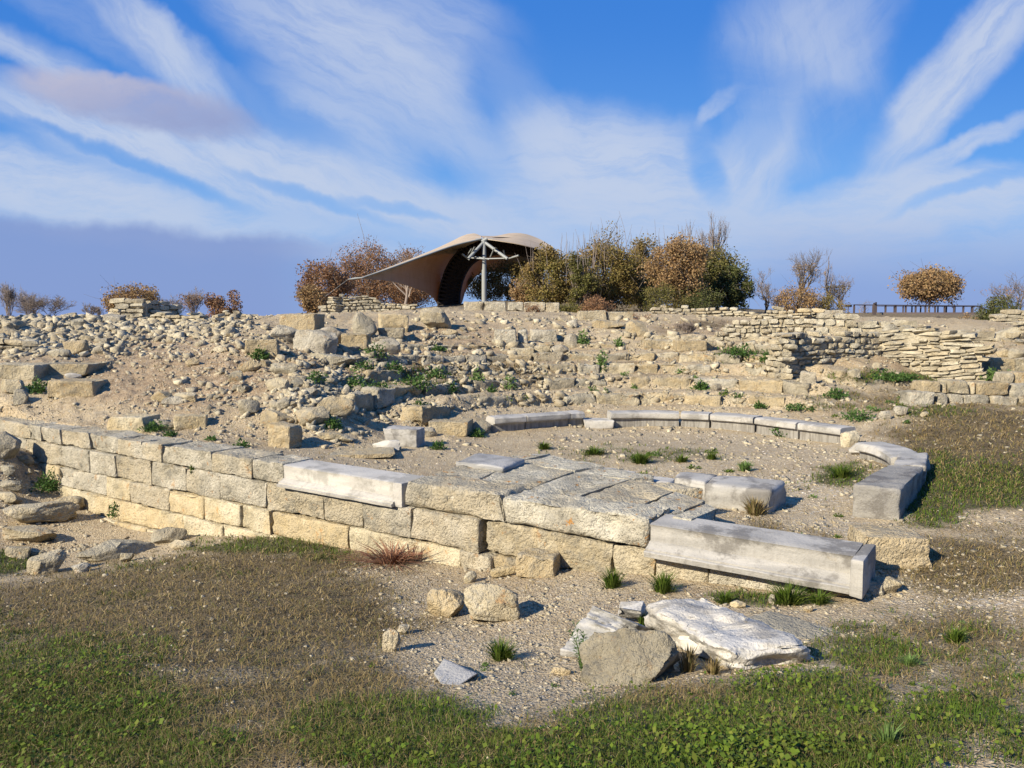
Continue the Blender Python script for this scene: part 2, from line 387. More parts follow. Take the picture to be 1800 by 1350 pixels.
def rblock(L, W, Hh, cell=.06, r=.03, amp=.012, seed=0, taper=.05, chip=1.0, fr=2.2):
    """weathered block, centred, dims L x W x Hh"""
    r = min(r, .45 * min(L, W, Hh))
    n = [int(np.clip(round(d / cell), 2, 40)) for d in (L, W, Hh)]
    U, Q = cubegrid(*n); h = np.array([L, W, Hh]) / 2
    U = .55 * np.sin(U * math.pi / 2) + .45 * U
    P = U * h
    g = np.random.default_rng(seed + 11)
    er = r * np.clip(1 + 2.6 * fbm(P * 2.6 + seed * 7.7, 3, seed + 3), .25, 3.5)[:, None] * chip       # edge wear varies along the block
    er = np.minimum(np.maximum(er, .004), .49 * min(L, W, Hh))
    q = np.clip(P, -(h - er), h - er); d = P - q; ln = np.linalg.norm(d, axis=1, keepdims=True)
    nd_ = np.where(ln > 1e-9, d / np.maximum(ln, 1e-9), 0)
    P2 = np.where(ln > 1e-9, q + er * nd_, P)
    nrm = np.sign(U) * (np.abs(U) > .995); nrm = nrm / np.maximum(np.linalg.norm(nrm, axis=1, keepdims=True), 1e-9)
    dsp = amp * 1.5 * fbm(P * fr * 2 + seed * 3.3, 5, seed, .65) - amp * 3.2 * np.clip(fbm(P * np.array([4, 4, 9]) + seed, 4, seed + 9, .6) - .1, 0, 1) - amp * 7 * np.clip(fbm(P * 2.3 + seed * 1.9, 3, seed + 19) - .22, 0, 1)
    allr = P2 / np.maximum(np.linalg.norm(P2 / h, axis=1, keepdims=True), 1e-9); allr /= np.linalg.norm(allr, axis=1, keepdims=True)
    dirn = np.where(np.linalg.norm(nrm, axis=1, keepdims=True) > .5, nrm, allr)
    P2 = P2 + dirn * dsp[:, None]
    tw = 1 + taper * (g.random(3) - .5) * 2 * 1.0
    P2[:, 0] *= 1 + taper * g.uniform(-1, 1) * U[:, 2]; P2[:, 1] *= 1 + taper * g.uniform(-1, 1) * U[:, 0]; P2[:, 2] *= 1 + taper * g.uniform(-1, 1) * U[:, 0]
    return P2, Q
def rock(dims, seed=0, n=14, e=3.0, amp=.1, facets=7, fr=1.6, fine=.055):
    U, Q = cubegrid(n, n, n); U = np.tan(U * math.pi / 4)
    g = np.random.default_rng(seed)
    D = U / np.linalg.norm(U, axis=1, keepdims=True)
    P = D / ((np.abs(D) ** e).sum(1) ** (1 / e))[:, None]
    for _ in range(int(facets * 1.6)):
        nn = g.normal(size=3); nn /= np.linalg.norm(nn); o = g.uniform(.62, .92)
        dd = np.clip(P @ nn - o, 0, None); P = P - dd[:, None] * nn * .93
    P = P * (1 + amp * fbm(D * fr + seed * 5.1, 4, seed, .55) + fine * (1 - 2 * np.abs(fbm(P * np.array([4, 4, 7]) + seed, 5, seed + 5, .65))) - fine * 3 * np.clip(fbm(P * 2.5 + seed, 3, seed + 8) - .2, 0, 1))[:, None]
    P = P - (P.max(0) + P.min(0)) / 2; P = P / np.abs(P).max(0)
    return P * np.array(dims) / 2, Q
def rotz(P, a): c, s = math.cos(a), math.sin(a); return P @ np.array([[c, s, 0], [-s, c, 0], [0, 0, 1]])
def roteul(P, rx, ry, rz):
    from mathutils import Euler
    M = np.array(Euler((rx, ry, rz)).to_matrix()); return P @ M.T
def warp(P, dims, quad, z0, z1):
    """map a block with dims onto a quad footprint [(x,y)*4] (near-left, near-right, far-right, far-left)"""
    u_ = P[:, 0] / dims[0] + .5; v_ = P[:, 1] / dims[1] + .5; w_ = P[:, 2] / dims[2] + .5
    q = [np.array(a)[:2] for a in quad]
    xy = ((1 - u_) * (1 - v_))[:, None] * q[0] + (u_ * (1 - v_))[:, None] * q[1] + (u_ * v_)[:, None] * q[2] + ((1 - u_) * v_)[:, None] * q[3]
    return np.c_[xy, z0 + (z1 - z0) * w_]
def tube(P, rad, k=6):
    P = np.asarray(P, float); n = len(P); rad = np.broadcast_to(rad, n)
    T = np.gradient(P, axis=0); T /= np.maximum(np.linalg.norm(T, axis=1, keepdims=True), 1e-9)
    ref = np.where(np.abs(T[:, 2:3]) > .9, np.array([[1., 0, 0]]), np.array([[0, 0, 1.]]))
    A = np.cross(T, ref); A /= np.maximum(np.linalg.norm(A, axis=1, keepdims=True), 1e-9); B = np.cross(T, A)
    an = np.arange(k) * 2 * math.pi / k
    V = P[:, None] + rad[:, None, None] * (np.cos(an)[None, :, None] * A[:, None] + np.sin(an)[None, :, None] * B[:, None])
    i = np.arange(n - 1)[:, None] * k; j = np.arange(k)[None]; jn = (j + 1) % k
    Q = np.stack([i + j, i + jn, i + k + jn, i + k + j], -1).reshape(-1, 4)
    return V.reshape(-1, 3), Q
def box(lo, hi):
    U, Q = cubegrid(1, 1, 1); lo = np.array(lo); hi = np.array(hi); return lo + (U + 1) / 2 * (hi - lo), Q

# ------------------------------------------------------------------ materials
def mat_new(name):
    m = bpy.data.materials.new(name); m.use_nodes = True; t = NT(m.node_tree); t.n.clear()
    b = t.new('ShaderNodeBsdfPrincipled'); o = t.new('ShaderNodeOutputMaterial'); t.l.new(b.outputs[0], o.inputs[0])
    return m, t, b
def obj_vec(t):
    tc_ = t.new('ShaderNodeTexCoord'); oi = t.new('ShaderNodeObjectInfo')
    r_ = t.m('MULTIPLY', oi.outputs['Random'], 73.0)
    return t.vm('ADD', tc_.outputs['Object'], t.combine(r_, t.m('MULTIPLY', r_, 1.7), t.m('MULTIPLY', r_, .6))), oi.outputs['Random']
SK = (.83, .80, .725)
def sk(c): return tuple(a * b_ for a, b_ in zip(c, SK))
def stone_mat(name, ca, cb, cwarm, cgrey, warm=.5, grey=.6, orange=.1, island=False, bump=.6, bs=1.0, rnd=.25):
    ca, cb, cwarm, cgrey = sk(ca), sk(cb), sk(cwarm), sk(cgrey)
    m, t, b = mat_new(name); vec, rn = obj_vec(t)
    if island:
        gi = t.new('ShaderNodeNewGeometry'); rn = gi.outputs['Random Per Island']
        vec = t.vm('ADD', vec, t.combine(t.m('MULTIPLY', rn, 31.), t.m('MULTIPLY', rn, 17.), 0))
    n1 = t.noise(vec, 1.7 * bs, 4, .6); n2 = t.noise(vec, 7 * bs, 5, .68); n3 = t.noise(vec, 34 * bs, 3, .7); n4 = t.noise(vec, .9 * bs, 3, .5)
    c = t.mix(t.ss(n1, .38, .62), ca, tuple(x * .82 for x in cb))
    wsel = t.m('MULTIPLY', t.ss(t.m('ADD', n4, t.m('MULTIPLY', t.m('SUBTRACT', rn, .5), .35)), .45, .6), warm)
    c = t.mix(wsel, c, cwarm)
    ge = t.new('ShaderNodeNewGeometry'); nz = t.sep(ge.outputs['Normal'])[2]
    up = t.ss(nz, .2, .85, .45, 1)
    gs = t.m('MULTIPLY', t.m('MULTIPLY', t.ss(n2, .44, .58), up), grey)
    c = t.mix(gs, c, cgrey)
    blot = t.m('MULTIPLY', t.ss(n1, .5, .62), t.ss(n2, .5, .6)); c = t.mix(t.m('MULTIPLY', blot, .55), c, tuple(x * .5 for x in cgrey))
    dk = t.ss(n3, .54, .66); c = t.mix(t.m('MULTIPLY', dk, .6), c, tuple(x * .42 for x in cgrey))
    lt = t.ss(n2, .42, .3); c = t.mix(t.m('MULTIPLY', lt, .6), c, tuple(min(.8, x * 1.3) for x in ca))
    if orange:
        on = t.ss(t.noise(vec, 5.5 * bs, 5, .7), .6, .66); c = t.mix(t.m('MULTIPLY', on, orange * 1.6), c, (.42, .2, .045))
    c = t.mix(t.m('MULTIPLY', rn, rnd), c, (.19, .165, .125))
    t.put(b.inputs['Base Color'], c); b.inputs['Roughness'].default_value = .95; b.inputs['Specular IOR Level'].default_value = .15
    hb = t.m('ADD', n2, t.m('MULTIPLY', n3, .45))
    bu = t.new('ShaderNodeBump'); bu.inputs['Strength'].default_value = min(1, bump * 1.5); bu.inputs['Distance'].default_value = .11 / bs
    t.put(bu.inputs['Height'], hb); t.l.new(bu.outputs[0], b.inputs['Normal'])
    return m
M = {}
M['lime'] = stone_mat('limestone', (.64,.57,.42), (.52,.45,.31), (.6,.46,.25), (.42,.4,.34), .55, .6, .28, rnd=.2)
M['ashlar'] = stone_mat('dressed limestone', (.66,.62,.52), (.56,.52,.42), (.62,.52,.34), (.42,.41,.36), .5, .55, .3, bump=.75, rnd=.14)
M['yellow'] = stone_mat('yellow limestone', (.7,.635,.475), (.64,.565,.39), (.62,.47,.24), (.5,.465,.37), .5, .35, .3, bump=.5, rnd=.1)
M['grey'] = stone_mat('grey limestone', (.6,.56,.45), (.46,.42,.33), (.5,.43,.3), (.36,.35,.3), .4, .7, .1)
M['boulder'] = stone_mat('brown grey boulder', (.46,.43,.34), (.34,.315,.245), (.4,.34,.23), (.29,.28,.24), .35, .6, .12, bump=.8, bs=2)
M['white'] = stone_mat('white weathered stone', (.7,.66,.56), (.6,.55,.45), (.56,.48,.35), (.45,.43,.37), .3, .5, .15, bump=.8)
M['paving'] = stone_mat('grey paving limestone', (.68,.65,.55), (.58,.54,.44), (.55,.45,.28), (.4,.39,.34), .5, .5, .7, rnd=.12)
M['drywall'] = stone_mat('dry wall stone', (.68,.635,.51), (.56,.51,.39), (.64,.54,.36), (.4,.38,.33), .6, .5, .15, island=True, bump=.5, rnd=.3)
M['rubble'] = stone_mat('rubble', (.7,.64,.49), (.56,.5,.37), (.58,.48,.31), (.46,.44,.37), .5, .4, .05, island=True, bump=.4, rnd=.55)
def marble(name, c0, c1_, cd, dark=.6, streak=6, bump=.25, crust=0, face=0):
    c0, c1_, cd = [tuple(a * b_ for a, b_ in zip(c, (.78, .76, .71))) for c in (c0, c1_, cd)]
    m, t, b = mat_new(name); vec, rn = obj_vec(t)
    sv_ = t.vm('MULTIPLY', vec, (1, 1, streak)); n1 = t.noise(sv_, 1.6, 6, .6, .4); n2 = t.noise(vec, 5, 7, .65); n3 = t.noise(vec, 40, 3, .7)
    c = t.mix(t.ss(n1, .38, .62), c0, c1_)
    c = t.mix(t.m('MULTIPLY', t.ss(t.noise(vec, 2.2, 6, .7), .48, .6), dark), c, cd)
    c = t.mix(t.m('MULTIPLY', t.ss(n3, .55, .75), .3), c, tuple(x * .5 for x in cd))
    c = t.mix(t.m('MULTIPLY', t.ss(n2, .62, .75), .35), c, (.4, .33, .22))
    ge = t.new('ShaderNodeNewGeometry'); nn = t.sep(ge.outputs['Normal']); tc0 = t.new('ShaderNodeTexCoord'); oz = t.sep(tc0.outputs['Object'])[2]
    low_face = t.m('MULTIPLY', t.ss(nn[2], .5, .2), t.ss(t.m('ADD', oz, t.m('MULTIPLY', t.noise(t.vm('MULTIPLY', vec, (6, 6, .6)), 2, 3, .6), .12)), .34, .24))  # upright faces get darker and streaked towards the bottom
    if face: c = t.mix(t.m('MULTIPLY', low_face, face), c, t.mix(t.ss(t.noise(t.vm('MULTIPLY', vec, (8, 8, .8)), 2.5, 3, .6), .4, .6), (.15, .135, .11), (.25, .235, .2)))
    if crust:
        cr = t.ss(t.vor(t.vm('ADD', vec, t.vm('SCALE', t.noise(vec, 9, 3, .6, out='Color'), sc=.08)), 16, 'DISTANCE_TO_EDGE'), .06, .0)
        c = t.mix(t.m('MULTIPLY', t.m('MULTIPLY', cr, t.ss(n2, .4, .6)), .75), c, (.2, .19, .17))
    t.put(b.inputs['Base Color'], c); b.inputs['Roughness'].default_value = .7; b.inputs['Specular IOR Level'].default_value = .3
    hb = t.m('ADD', t.m('MULTIPLY', n2, 1.0), t.m('MULTIPLY', n3, .4)); bu = t.new('ShaderNodeBump'); bu.inputs['Strength'].default_value = bump; bu.inputs['Distance'].default_value = .07
    t.put(bu.inputs['Height'], hb); t.l.new(bu.outputs[0], b.inputs['Normal']); return m
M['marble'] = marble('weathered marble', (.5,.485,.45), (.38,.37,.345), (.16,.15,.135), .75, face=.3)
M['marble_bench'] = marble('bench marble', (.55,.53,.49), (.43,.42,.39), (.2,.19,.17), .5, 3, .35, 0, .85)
M['marble_dark'] = marble('stained marble', (.36,.345,.31), (.27,.26,.235), (.15,.14,.125), .8, 3, .5, 1)
M['marble_white'] = marble('white marble', (.6,.58,.53), (.5,.48,.44), (.26,.25,.22), .55)
M['marble_crust'] = marble('crusted marble', (.7,.68,.63), (.6,.575,.52), (.3,.28,.245), .7, 2, .45, 1)
M['marble_grey'] = marble('streaked grey marble', (.46,.455,.44), (.27,.27,.265), (.2,.2,.19), .5, 9, .4)
def island_mat(name, cols, rough=.8, trans=0, spec=.2, var=None):
    """leaf / blade / twig colour varies from piece to piece"""
    m, t, b = mat_new(name); gi = t.new('ShaderNodeNewGeometry'); rn = gi.outputs['Random Per Island']
    r_ = t.new('ShaderNodeValToRGB'); t.put(r_.inputs[0], rn); el = r_.color_ramp.elements
    while len(el) < len(cols): el.new(.5)
    for i, c in enumerate(cols): el[i].position = i / (len(cols) - 1) if len(cols) > 1 else 0; el[i].color = (*c, 1)
    c = r_.outputs[0]
    if var:
        tc_ = t.new('ShaderNodeTexCoord'); nz = t.ss(t.noise(tc_.outputs['Object'], var[0], 3, .6), .35, .65); c = t.mix(t.m('MULTIPLY', nz, var[2]), c, var[1])
    t.put(b.inputs['Base Color'], c); b.inputs['Roughness'].default_value = rough; b.inputs['Specular IOR Level'].default_value = spec
    if trans:
        tr = t.new('ShaderNodeBsdfTranslucent'); t.put(tr.inputs[0], c); mx = t.new('ShaderNodeMixShader'); mx.inputs[0].default_value = trans
        t.l.new(b.outputs[0], mx.inputs[1]); t.l.new(tr.outputs[0], mx.inputs[2])
        t.l.new(mx.outputs[0], [n for n in t.n if n.type == 'OUTPUT_MATERIAL'][0].inputs[0])
    return m
M['grass'] = island_mat('green grass', [(.036,.075,.008),(.07,.13,.012),(.12,.165,.02),(.05,.1,.01)], .7, .25, var=(2.0, (.11,.11,.025), .45))
M['clover'] = island_mat('broad green leaves', [(.035,.075,.007),(.085,.15,.012),(.15,.215,.018),(.055,.11,.01),(.2,.22,.03),(.03,.06,.01)], .6, .25, var=(2.5, (.11,.13,.015), .5))
M['drygrass'] = island_mat('dry grass', [(.15,.11,.04),(.24,.175,.07),(.1,.075,.028),(.38,.29,.14),(.12,.12,.03),(.19,.135,.055),(.26,.18,.09)], .85, .15)
M['redgrass'] = island_mat('reddish dry stalks', [(.22,.09,.05),(.3,.16,.09),(.16,.08,.05)], .85)
M['weed'] = island_mat('weed leaves', [(.03,.075,.015),(.06,.12,.025),(.1,.16,.04)], .65, .25)
M['weedlight'] = island_mat('light weed leaves', [(.1,.17,.04),(.16,.24,.07),(.08,.14,.03)], .65, .25)
M['bark'] = island_mat('bark', [(.16,.13,.1),(.2,.17,.14)], .95)
M['twig'] = island_mat('grey twigs', [(.2,.165,.14),(.27,.22,.18)], .95)
M['oak_red'] = island_mat('russet oak leaves', [(.2,.1,.05),(.29,.16,.08),(.37,.22,.115),(.16,.08,.045),(.32,.21,.12)], .8, .3)
M['oak_orange'] = island_mat('orange brown leaves', [(.29,.175,.075),(.37,.24,.11),(.22,.13,.06),(.44,.3,.15),(.2,.15,.06)], .8, .3)
M['olive'] = island_mat('olive and yellow leaves', [(.14,.125,.035),(.21,.18,.05),(.3,.23,.07),(.11,.11,.03),(.26,.17,.06)], .8, .3, var=(.5, (.3,.18,.08), .5))
M['olive_green'] = island_mat('olive green leaves', [(.085,.09,.025),(.14,.14,.04),(.2,.175,.055),(.07,.08,.02)], .8, .3, var=(.5, (.24,.14,.05), .3))
M['darkgreen'] = island_mat('dark evergreen leaves', [(.05,.065,.02),(.09,.1,.03),(.13,.13,.045)], .7, .2)
M['metal'] = mat_new('painted grey steel')[0]
def flat_mat(name, c, rough=.6, metal=0, var=.15, scale=3):
    m, t, b = mat_new(name); vec, rn = obj_vec(t); n = t.noise(vec, scale, 4, .6)
    t.put(b.inputs['Base Color'], t.mix(t.m('MULTIPLY', n, var * 2), c, tuple(x * .5 for x in c))); b.inputs['Roughness'].default_value = rough; b.inputs['Metallic'].default_value = metal
    return m
M['metal'] = flat_mat('painted grey steel', (.27,.28,.26), .5)
M['truss'] = flat_mat('dark steel truss', (.03,.022,.018), .9)
M['liner'] = flat_mat('dark brown fabric', (.07,.045,.03), .9)
M['rail'] = flat_mat('brown wooden rail', (.075,.055,.05), .8)
M['skin'] = flat_mat('skin', (.5,.3,.2), .6); M['hair'] = flat_mat('dark hair', (.03,.02,.015), .8)
M['shirt'] = flat_mat('pale shirt', (.6,.68,.66), .9); M['blue'] = flat_mat('blue jacket', (.02,.1,.5), .8); M['trouser'] = flat_mat('dark trousers', (.03,.03,.04), .9)
def membrane():
    m, t, b = mat_new('cream tent fabric'); tr_ = t.new('ShaderNodeBsdfTranslucent'); t.put(tr_.inputs[0], (.55,.3,.14)); mx = t.new('ShaderNodeMixShader'); mx.inputs[0].default_value = .22; tc_ = t.new('ShaderNodeTexCoord')
    x, y, z = t.sep(tc_.outputs['Object'])
    st = t.ss(t.m('ABSOLUTE', t.m('SUBTRACT', t.m('FRACT', t.m('MULTIPLY', t.m('ADD', z, t.m('MULTIPLY', x, .15)), 1.4)), .5)), .02, .0)
    n = t.noise(tc_.outputs['Object'], .8, 4, .6)
    c = t.mix(t.ss(n, .3, .7), (.54,.44,.31), (.47,.37,.25)); c = t.mix(t.m('MULTIPLY', st, .55), c, (.25,.18,.12)); c = t.mix(t.m('MULTIPLY', t.ss(t.noise(t.vm('MULTIPLY', tc_.outputs['Object'], (2, 2, .5)), 1.6, 5, .7), .5, .7), .35), c, (.3,.24,.17))
    t.put(b.inputs['Base Color'], c); b.inputs['Roughness'].default_value = .8
    t.l.new(b.outputs[0], mx.inputs[1]); t.l.new(tr_.outputs[0], mx.inputs[2]); t.l.new(mx.outputs[0], [n for n in t.n if n.type == 'OUTPUT_MATERIAL'][0].inputs[0])
    return m
M['membrane'] = membrane()

# ------------------------------------------------------------------ ground object
def ground_mat():
    m, t, b = mat_new('ground'); tc_ = t.new('ShaderNodeTexCoord'); vec = tc_.outputs['Object']
    at = t.new('ShaderNodeAttribute', attribute_name='cover'); gr, dr, wh = t.sep(at.outputs['Color']); ea = at.outputs['Alpha']
    n1 = t.noise(vec, .7, 3, .6); n2 = t.noise(vec, 4, 5, .68); n3 = t.noise(vec, 25, 3, .7)
    c = t.mix(t.ss(n1, .35, .65), (.37,.285,.168), (.46,.37,.23))
    c = t.mix(t.m('MULTIPLY', t.ss(n2, .5, .7), .55), c, (.25,.175,.105))
    c = t.mix(t.m('MULTIPLY', t.ss(n3, .5, .65), .6), c, (.46,.39,.28)); c = t.mix(t.m('MULTIPLY', t.ss(n3, .46, .34), .5), c, (.17,.12,.07))
    c = t.mix(t.m('MULTIPLY', ea, .8), c, t.mix(t.ss(n2, .4, .6), (.2,.135,.08), (.36,.26,.155)))
    # gravel: every voronoi cell is a pebble with a colour of its own
    for sc_, th_ in ((38, .55), (17, .72)):
        vo = t.new('ShaderNodeTexVoronoi'); t.put(vo.inputs['Vector'], vec); vo.inputs['Scale'].default_value = sc_
        rc = t.sep(vo.outputs['Color'])
        pres = t.m('GREATER_THAN', t.m('ADD', rc[0], t.m('MULTIPLY', wh, .45)), th_)
        rim = t.ss(vo.outputs['Distance'], .5, .32)
        pc = t.mix(rc[1], (.26,.2,.13), (.5,.44,.32)); pc = t.mix(t.m('MULTIPLY', rc[2], wh), pc, (.6,.56,.48))
        c = t.mix(t.m('MULTIPLY', t.m('MULTIPLY', pres, rim), .85), c, pc)
    soil = t.mix(t.ss(n2, .4, .6), (.05,.036,.017), (.13,.095,.045))
    c = t.mix(t.m('MULTIPLY', dr, .85), c, soil)
    gs = t.mix(t.ss(n3, .4, .6), (.02,.028,.008), (.055,.06,.02))
    c = t.mix(t.m('MULTIPLY', gr, .85), c, gs)
    t.put(b.inputs['Base Color'], c); b.inputs['Roughness'].default_value = .95; b.inputs['Specular IOR Level'].default_value = .15
    hb = t.m('ADD', t.m('MULTIPLY', n2, .6), t.m('ADD', t.m('MULTIPLY', n3, .6), t.m('MULTIPLY', t.ss(t.vor(vec, 38), .5, .0), .5)))
    bu = t.new('ShaderNodeBump'); bu.inputs['Strength'].default_value = 1; bu.inputs['Distance'].default_value = .05
    t.put(bu.inputs['Height'], hb); t.l.new(bu.outputs[0], b.inputs['Normal']); return m
def cover(P):
    px, py, dep = project(P); s = (P[:, 0] - WP[0]) * WN[0] + (P[:, 1] - WP[1]) * WN[1]
    pxn = px + 60 * fbm2(P[:, 0] * .9, P[:, 1] * .9, 4, 41); pyn = py + np.clip(dep, 0, 20) * 0 + 22 * fbm2(P[:, 0] * 1.1, P[:, 1] * 1.1, 4, 43) * np.clip(8 / np.maximum(dep, .5), .15, 1.4)
    pxn = np.clip(pxn, 30, 1760 - 40 * np.sin(pxn * .01)); ok = (dep > .5)
    g = np.where(ok, mask(GREEN, pxn, pyn), .6); d = np.where(ok, mask(DRY, pxn, pyn), .6); wv = np.where(ok, mask(WHITE, pxn, pyn), 0)
    n = fbm2(P[:, 0] * 2.3, P[:, 1] * 2.3, 5, 47, .7) * 1.5
    g = np.clip(sst(g + .35 * n, .34, .72), 0, 1); d = np.clip(sst(d + .35 * fbm2(P[:, 0] * 2, P[:, 1] * 2, 4, 48), .3, .75), 0, 1); wv = np.clip(wv + .3 * n, 0, 1)
    farr = sst(np.hypot(P[:, 0], P[:, 1]), 33, 45); d = np.maximum(d, farr * .8)
    return g, d, wv
def earth(P):
    px, py, dep = project(P)
    e_ = mask([(310,650,210,75,1.2),(640,640,260,70,.8),(830,600,260,50,.7),(60,640,160,30,.6),(980,640,330,60,.5),(350,785,160,14,.5),(60,830,90,60,.7),(650,1080,120,60,.6),(1600,640,200,50,.6),(1300,575,300,22,.7)], px, py)
    return np.where(dep > .5, np.clip(sst(e_ + .4 * fbm2(P[:, 0] * 1.5, P[:, 1] * 1.5, 5, 61, .65), .3, .8), 0, 1), .3)
VG = np.stack([gx, gy, gz], -1).reshape(-1, 3); nr = len(RR)
i = np.arange(nt)[:, None]; j = np.arange(nr - 1)[None]; i2 = (i + 1) % nt
QG = np.stack([i * nr + j, i * nr + j + 1, i2 * nr + j + 1, i2 * nr + j], -1).reshape(-1, 4)
gm = mk_mesh('ground', VG, QG, True)
cg_, cd_, cw_ = cover(VG)
ca_ = gm.color_attributes.new('cover', 'FLOAT_COLOR', 'POINT')
ca_.data.foreach_set('color', np.stack([cg_, cd_, cw_, earth(VG)], -1).astype(np.float32).ravel())
gm.materials.append(ground_mat()); go = bpy.data.objects.new('ground', gm); col.objects.link(go); tag(go, kind='structure')
# flip check: normals must face up
if gm.polygons[nr * 100 + 60].normal.z < 0: gm.flip_normals()

# ------------------------------------------------------------------ podium wall of dressed blocks
def wallhit(px, py):
    x, y, dz = ray(px, py); den = x * WN[0] + y * WN[1]; t_ = (WP @ WN) / den
    P = np.array([x * t_, y * t_, H + dz * t_]); return (P[:2] - WP) @ WD * -1, P[2]     # s grows to the right
def wp(s, o, z): q = WP - WD * s + WN * o; return np.array([q[0], q[1], z])
WANG = math.atan2(-WD[1], -WD[0])
PO = wp(0, 0, -.45)
podium = empty('podium_wall', PO, 'long podium wall of dressed yellow limestone courses running left from the paving', 'wall')
def wblock(s0, s1, z0, z1, o0=0., th=.55, mat='ashlar', seed=0, parent=podium, name='block', cell=.045, r=.022, amp=.017, label=None):
    L = s1 - s0 - .006; P, Q = rblock(L, th, z1 - z0 - .008, cell, r, amp, seed)
    P = rotz(P, WANG); P = P + wp((s0 + s1) / 2, o0 + th / 2, (z0 + z1) / 2)
    o = MB().add(P, Q).build(name, M[mat], parent, sharp=60)
    if label: o['label'] = label
    return o
Z0, Z1, Z2, Z3, Z4, Z5 = .405, .10, -.30, -.655, -1.02, -1.2
def linepy(px, pyc): return pyc
courses = [
  (Z1, Z0, .0, lambda x: 755 + .2 * x * .9, [-330,-230,-150,-80,-20,52,72,109,157,207,250,285,373,445,497], ['ashlar']*30),
  (Z2, Z1, -.03, lambda x: 790 + .19 * x, [-260,-120,-30,52,113,162,207,268,329,390,470,571,640,727,845], ['ashlar']*30),
  (Z3, Z2, -.05, lambda x: 825 + .22 * x, [20,75,110,193,236,303,365,430,482,617,745,812,868], ['yellow','yellow','ashlar','yellow','ashlar','yellow','yellow','yellow','yellow','yellow','yellow','ashlar']),
  (Z4, Z3, -.08, lambda x: 850 + .25 * x, [100,150,200,292,333,400,480,560], ['yellow']*9),
  (Z5, Z4, -.12, lambda x: 880 + .27 * x, [150,180,215,270,330], ['yellow']*9)]
sd = 0
for z0, z1, o0, pyf, bx, mats in courses:
    ss_ = [wallhit(b, pyf(b))[0] for b in bx]
    for k in range(len(bx) - 1):
        sd += 1; jit = rng.uniform(-.018, .012)
        wblock(ss_[k], ss_[k + 1], z0, z1 - abs(rng.normal(0, .012)) * (z0 > 0), o0 + jit * 1.4, .6, mats[k % len(mats)], sd)
W = lambda px, py: wallhit(px, py)[0]
# big facing blocks right of the white marble moulding
wblock(W(716, 880), W(884, 905), Z1, .43, -.02, .62, 'ashlar', 101, r=.05, amp=.02, label='large smooth yellow block beside the white marble')
wblock(W(887, 905), W(1142, 950), Z1, .42, -.03, .55, 'paving', 102, r=.05, amp=.03, label='large pitted pale grey block with eroded face')
wblock(W(852, 930), W(945, 950), -.28, .09, .02, .6, 'lime', 103, amp=.03); wblock(W(945, 950), W(1075, 980), -.29, .09, .0, .6, 'lime', 104, amp=.025)
wblock(W(1075, 985), W(1150, 1000), -.28, .09, .03, .5, 'lime', 105); wblock(W(1150, 1000), W(1243, 1030), -.3, .085, .02, .5, 'ashlar', 106)
wblock(W(1243, 1030), W(1420, 1050), -.3, .08, .02, .5, 'ashlar', 107); wblock(W(1420, 1050), W(1530, 1060), -.25, .03, .04, .5, 'lime', 108)
wblock(W(868, 1000), W(1010, 1010), -.62, -.29, -.02, .6, 'lime', 109)

# marble mouldings on the podium edge
def sweep_line(s0, s1, prof, seed, amp=.006, n=None, parent=None, cut=None):
    """profile (o,z) closed, swept along the wall direction between s0 and s1"""
    pr = []                                                  # resample the profile
    for a, b_ in zip(prof, prof[1:] + prof[:1]):
        a = np.array(a, float); b_ = np.array(b_, float); k = max(1, int(np.linalg.norm(b_ - a) / .04))
        for q in range(k): pr.append(a + (b_ - a) * q / k)
    pr = np.array(pr); m_ = len(pr); n = n or int((s1 - s0) / .04) + 2
    S = np.linspace(s0, s1, n); V = np.zeros((n, m_, 3))
    for i_, s_ in enumerate(S):
        q = WP[None] - WD[None] * s_ + WN[None] * pr[:, :1]; V[i_] = np.c_[q, pr[:, 1]]
    V = V.reshape(-1, 3); V0 = V.copy()
    cen = np.array([*(WP - WD * (s0 + s1) / 2 + WN * pr[:, 0].mean()), pr[:, 1].mean()])
    d_ = V - cen; d_ -= np.outer(d_ @ np.array([-WD[0], -WD[1], 0]), np.array([-WD[0], -WD[1], 0])); d_ /= np.maximum(np.linalg.norm(d_, axis=1, keepdims=True), 1e-6)
    V = V + d_ * (amp * fbm(V0 * 4 + seed, 4, seed) - 3.0 * amp * np.clip(fbm(V0 * 3.3 + seed * 2, 3, seed + 4) - .28, 0, 1))[:, None]
    i_ = np.arange(n - 1)[:, None] * m_; j_ = np.arange(m_)[None]; jn = (j_ + 1) % m_
    Q = np.stack([i_ + j_, i_ + m_ + j_, i_ + m_ + jn, i_ + jn], -1).reshape(-1, 4)
    mb = MB().add(V, Q)
    for base_, flip in ((0, False), ((n - 1) * m_, True)):   # end caps as fans
        c_ = V[base_:base_ + m_].mean(0); T = [[m_, k, (k + 1) % m_] if not flip else [m_, (k + 1) % m_, k] for k in range(m_)]
        mb.add(np.vstack([V[base_:base_ + m_], c_]), T)
    return mb
zb_, zt_ = .085, .375
prof1 = [(-.12, zb_), (-.13, zb_ + .035), (-.095, zb_ + .04), (-.095, zb_ + .06), (-.045, zb_ + .08), (-.02, zb_ + .1), (.01, zb_ + .105), (.01, zt_ - .05), (.0, zt_ - .01), (.03, zt_), (.5, zt_), (.52, zt_ - .03), (.52, zb_)]
mb = sweep_line(W(499, 860), W(700, 890), prof1, 5, .008)
P, Q = rblock(.14, .55, .31, .03, .012, .004, 6); mb.add(rotz(P, WANG) + wp(W(703, 890) + .015, .21, .235), Q)
tag(mb.build('moulded_marble_slab', M['marble_white'], sharp=40), 'bright white marble slab with moulded foot set in the podium edge left of the big yellow block', 'marble slab')
zb_, zt_ = .06, .365
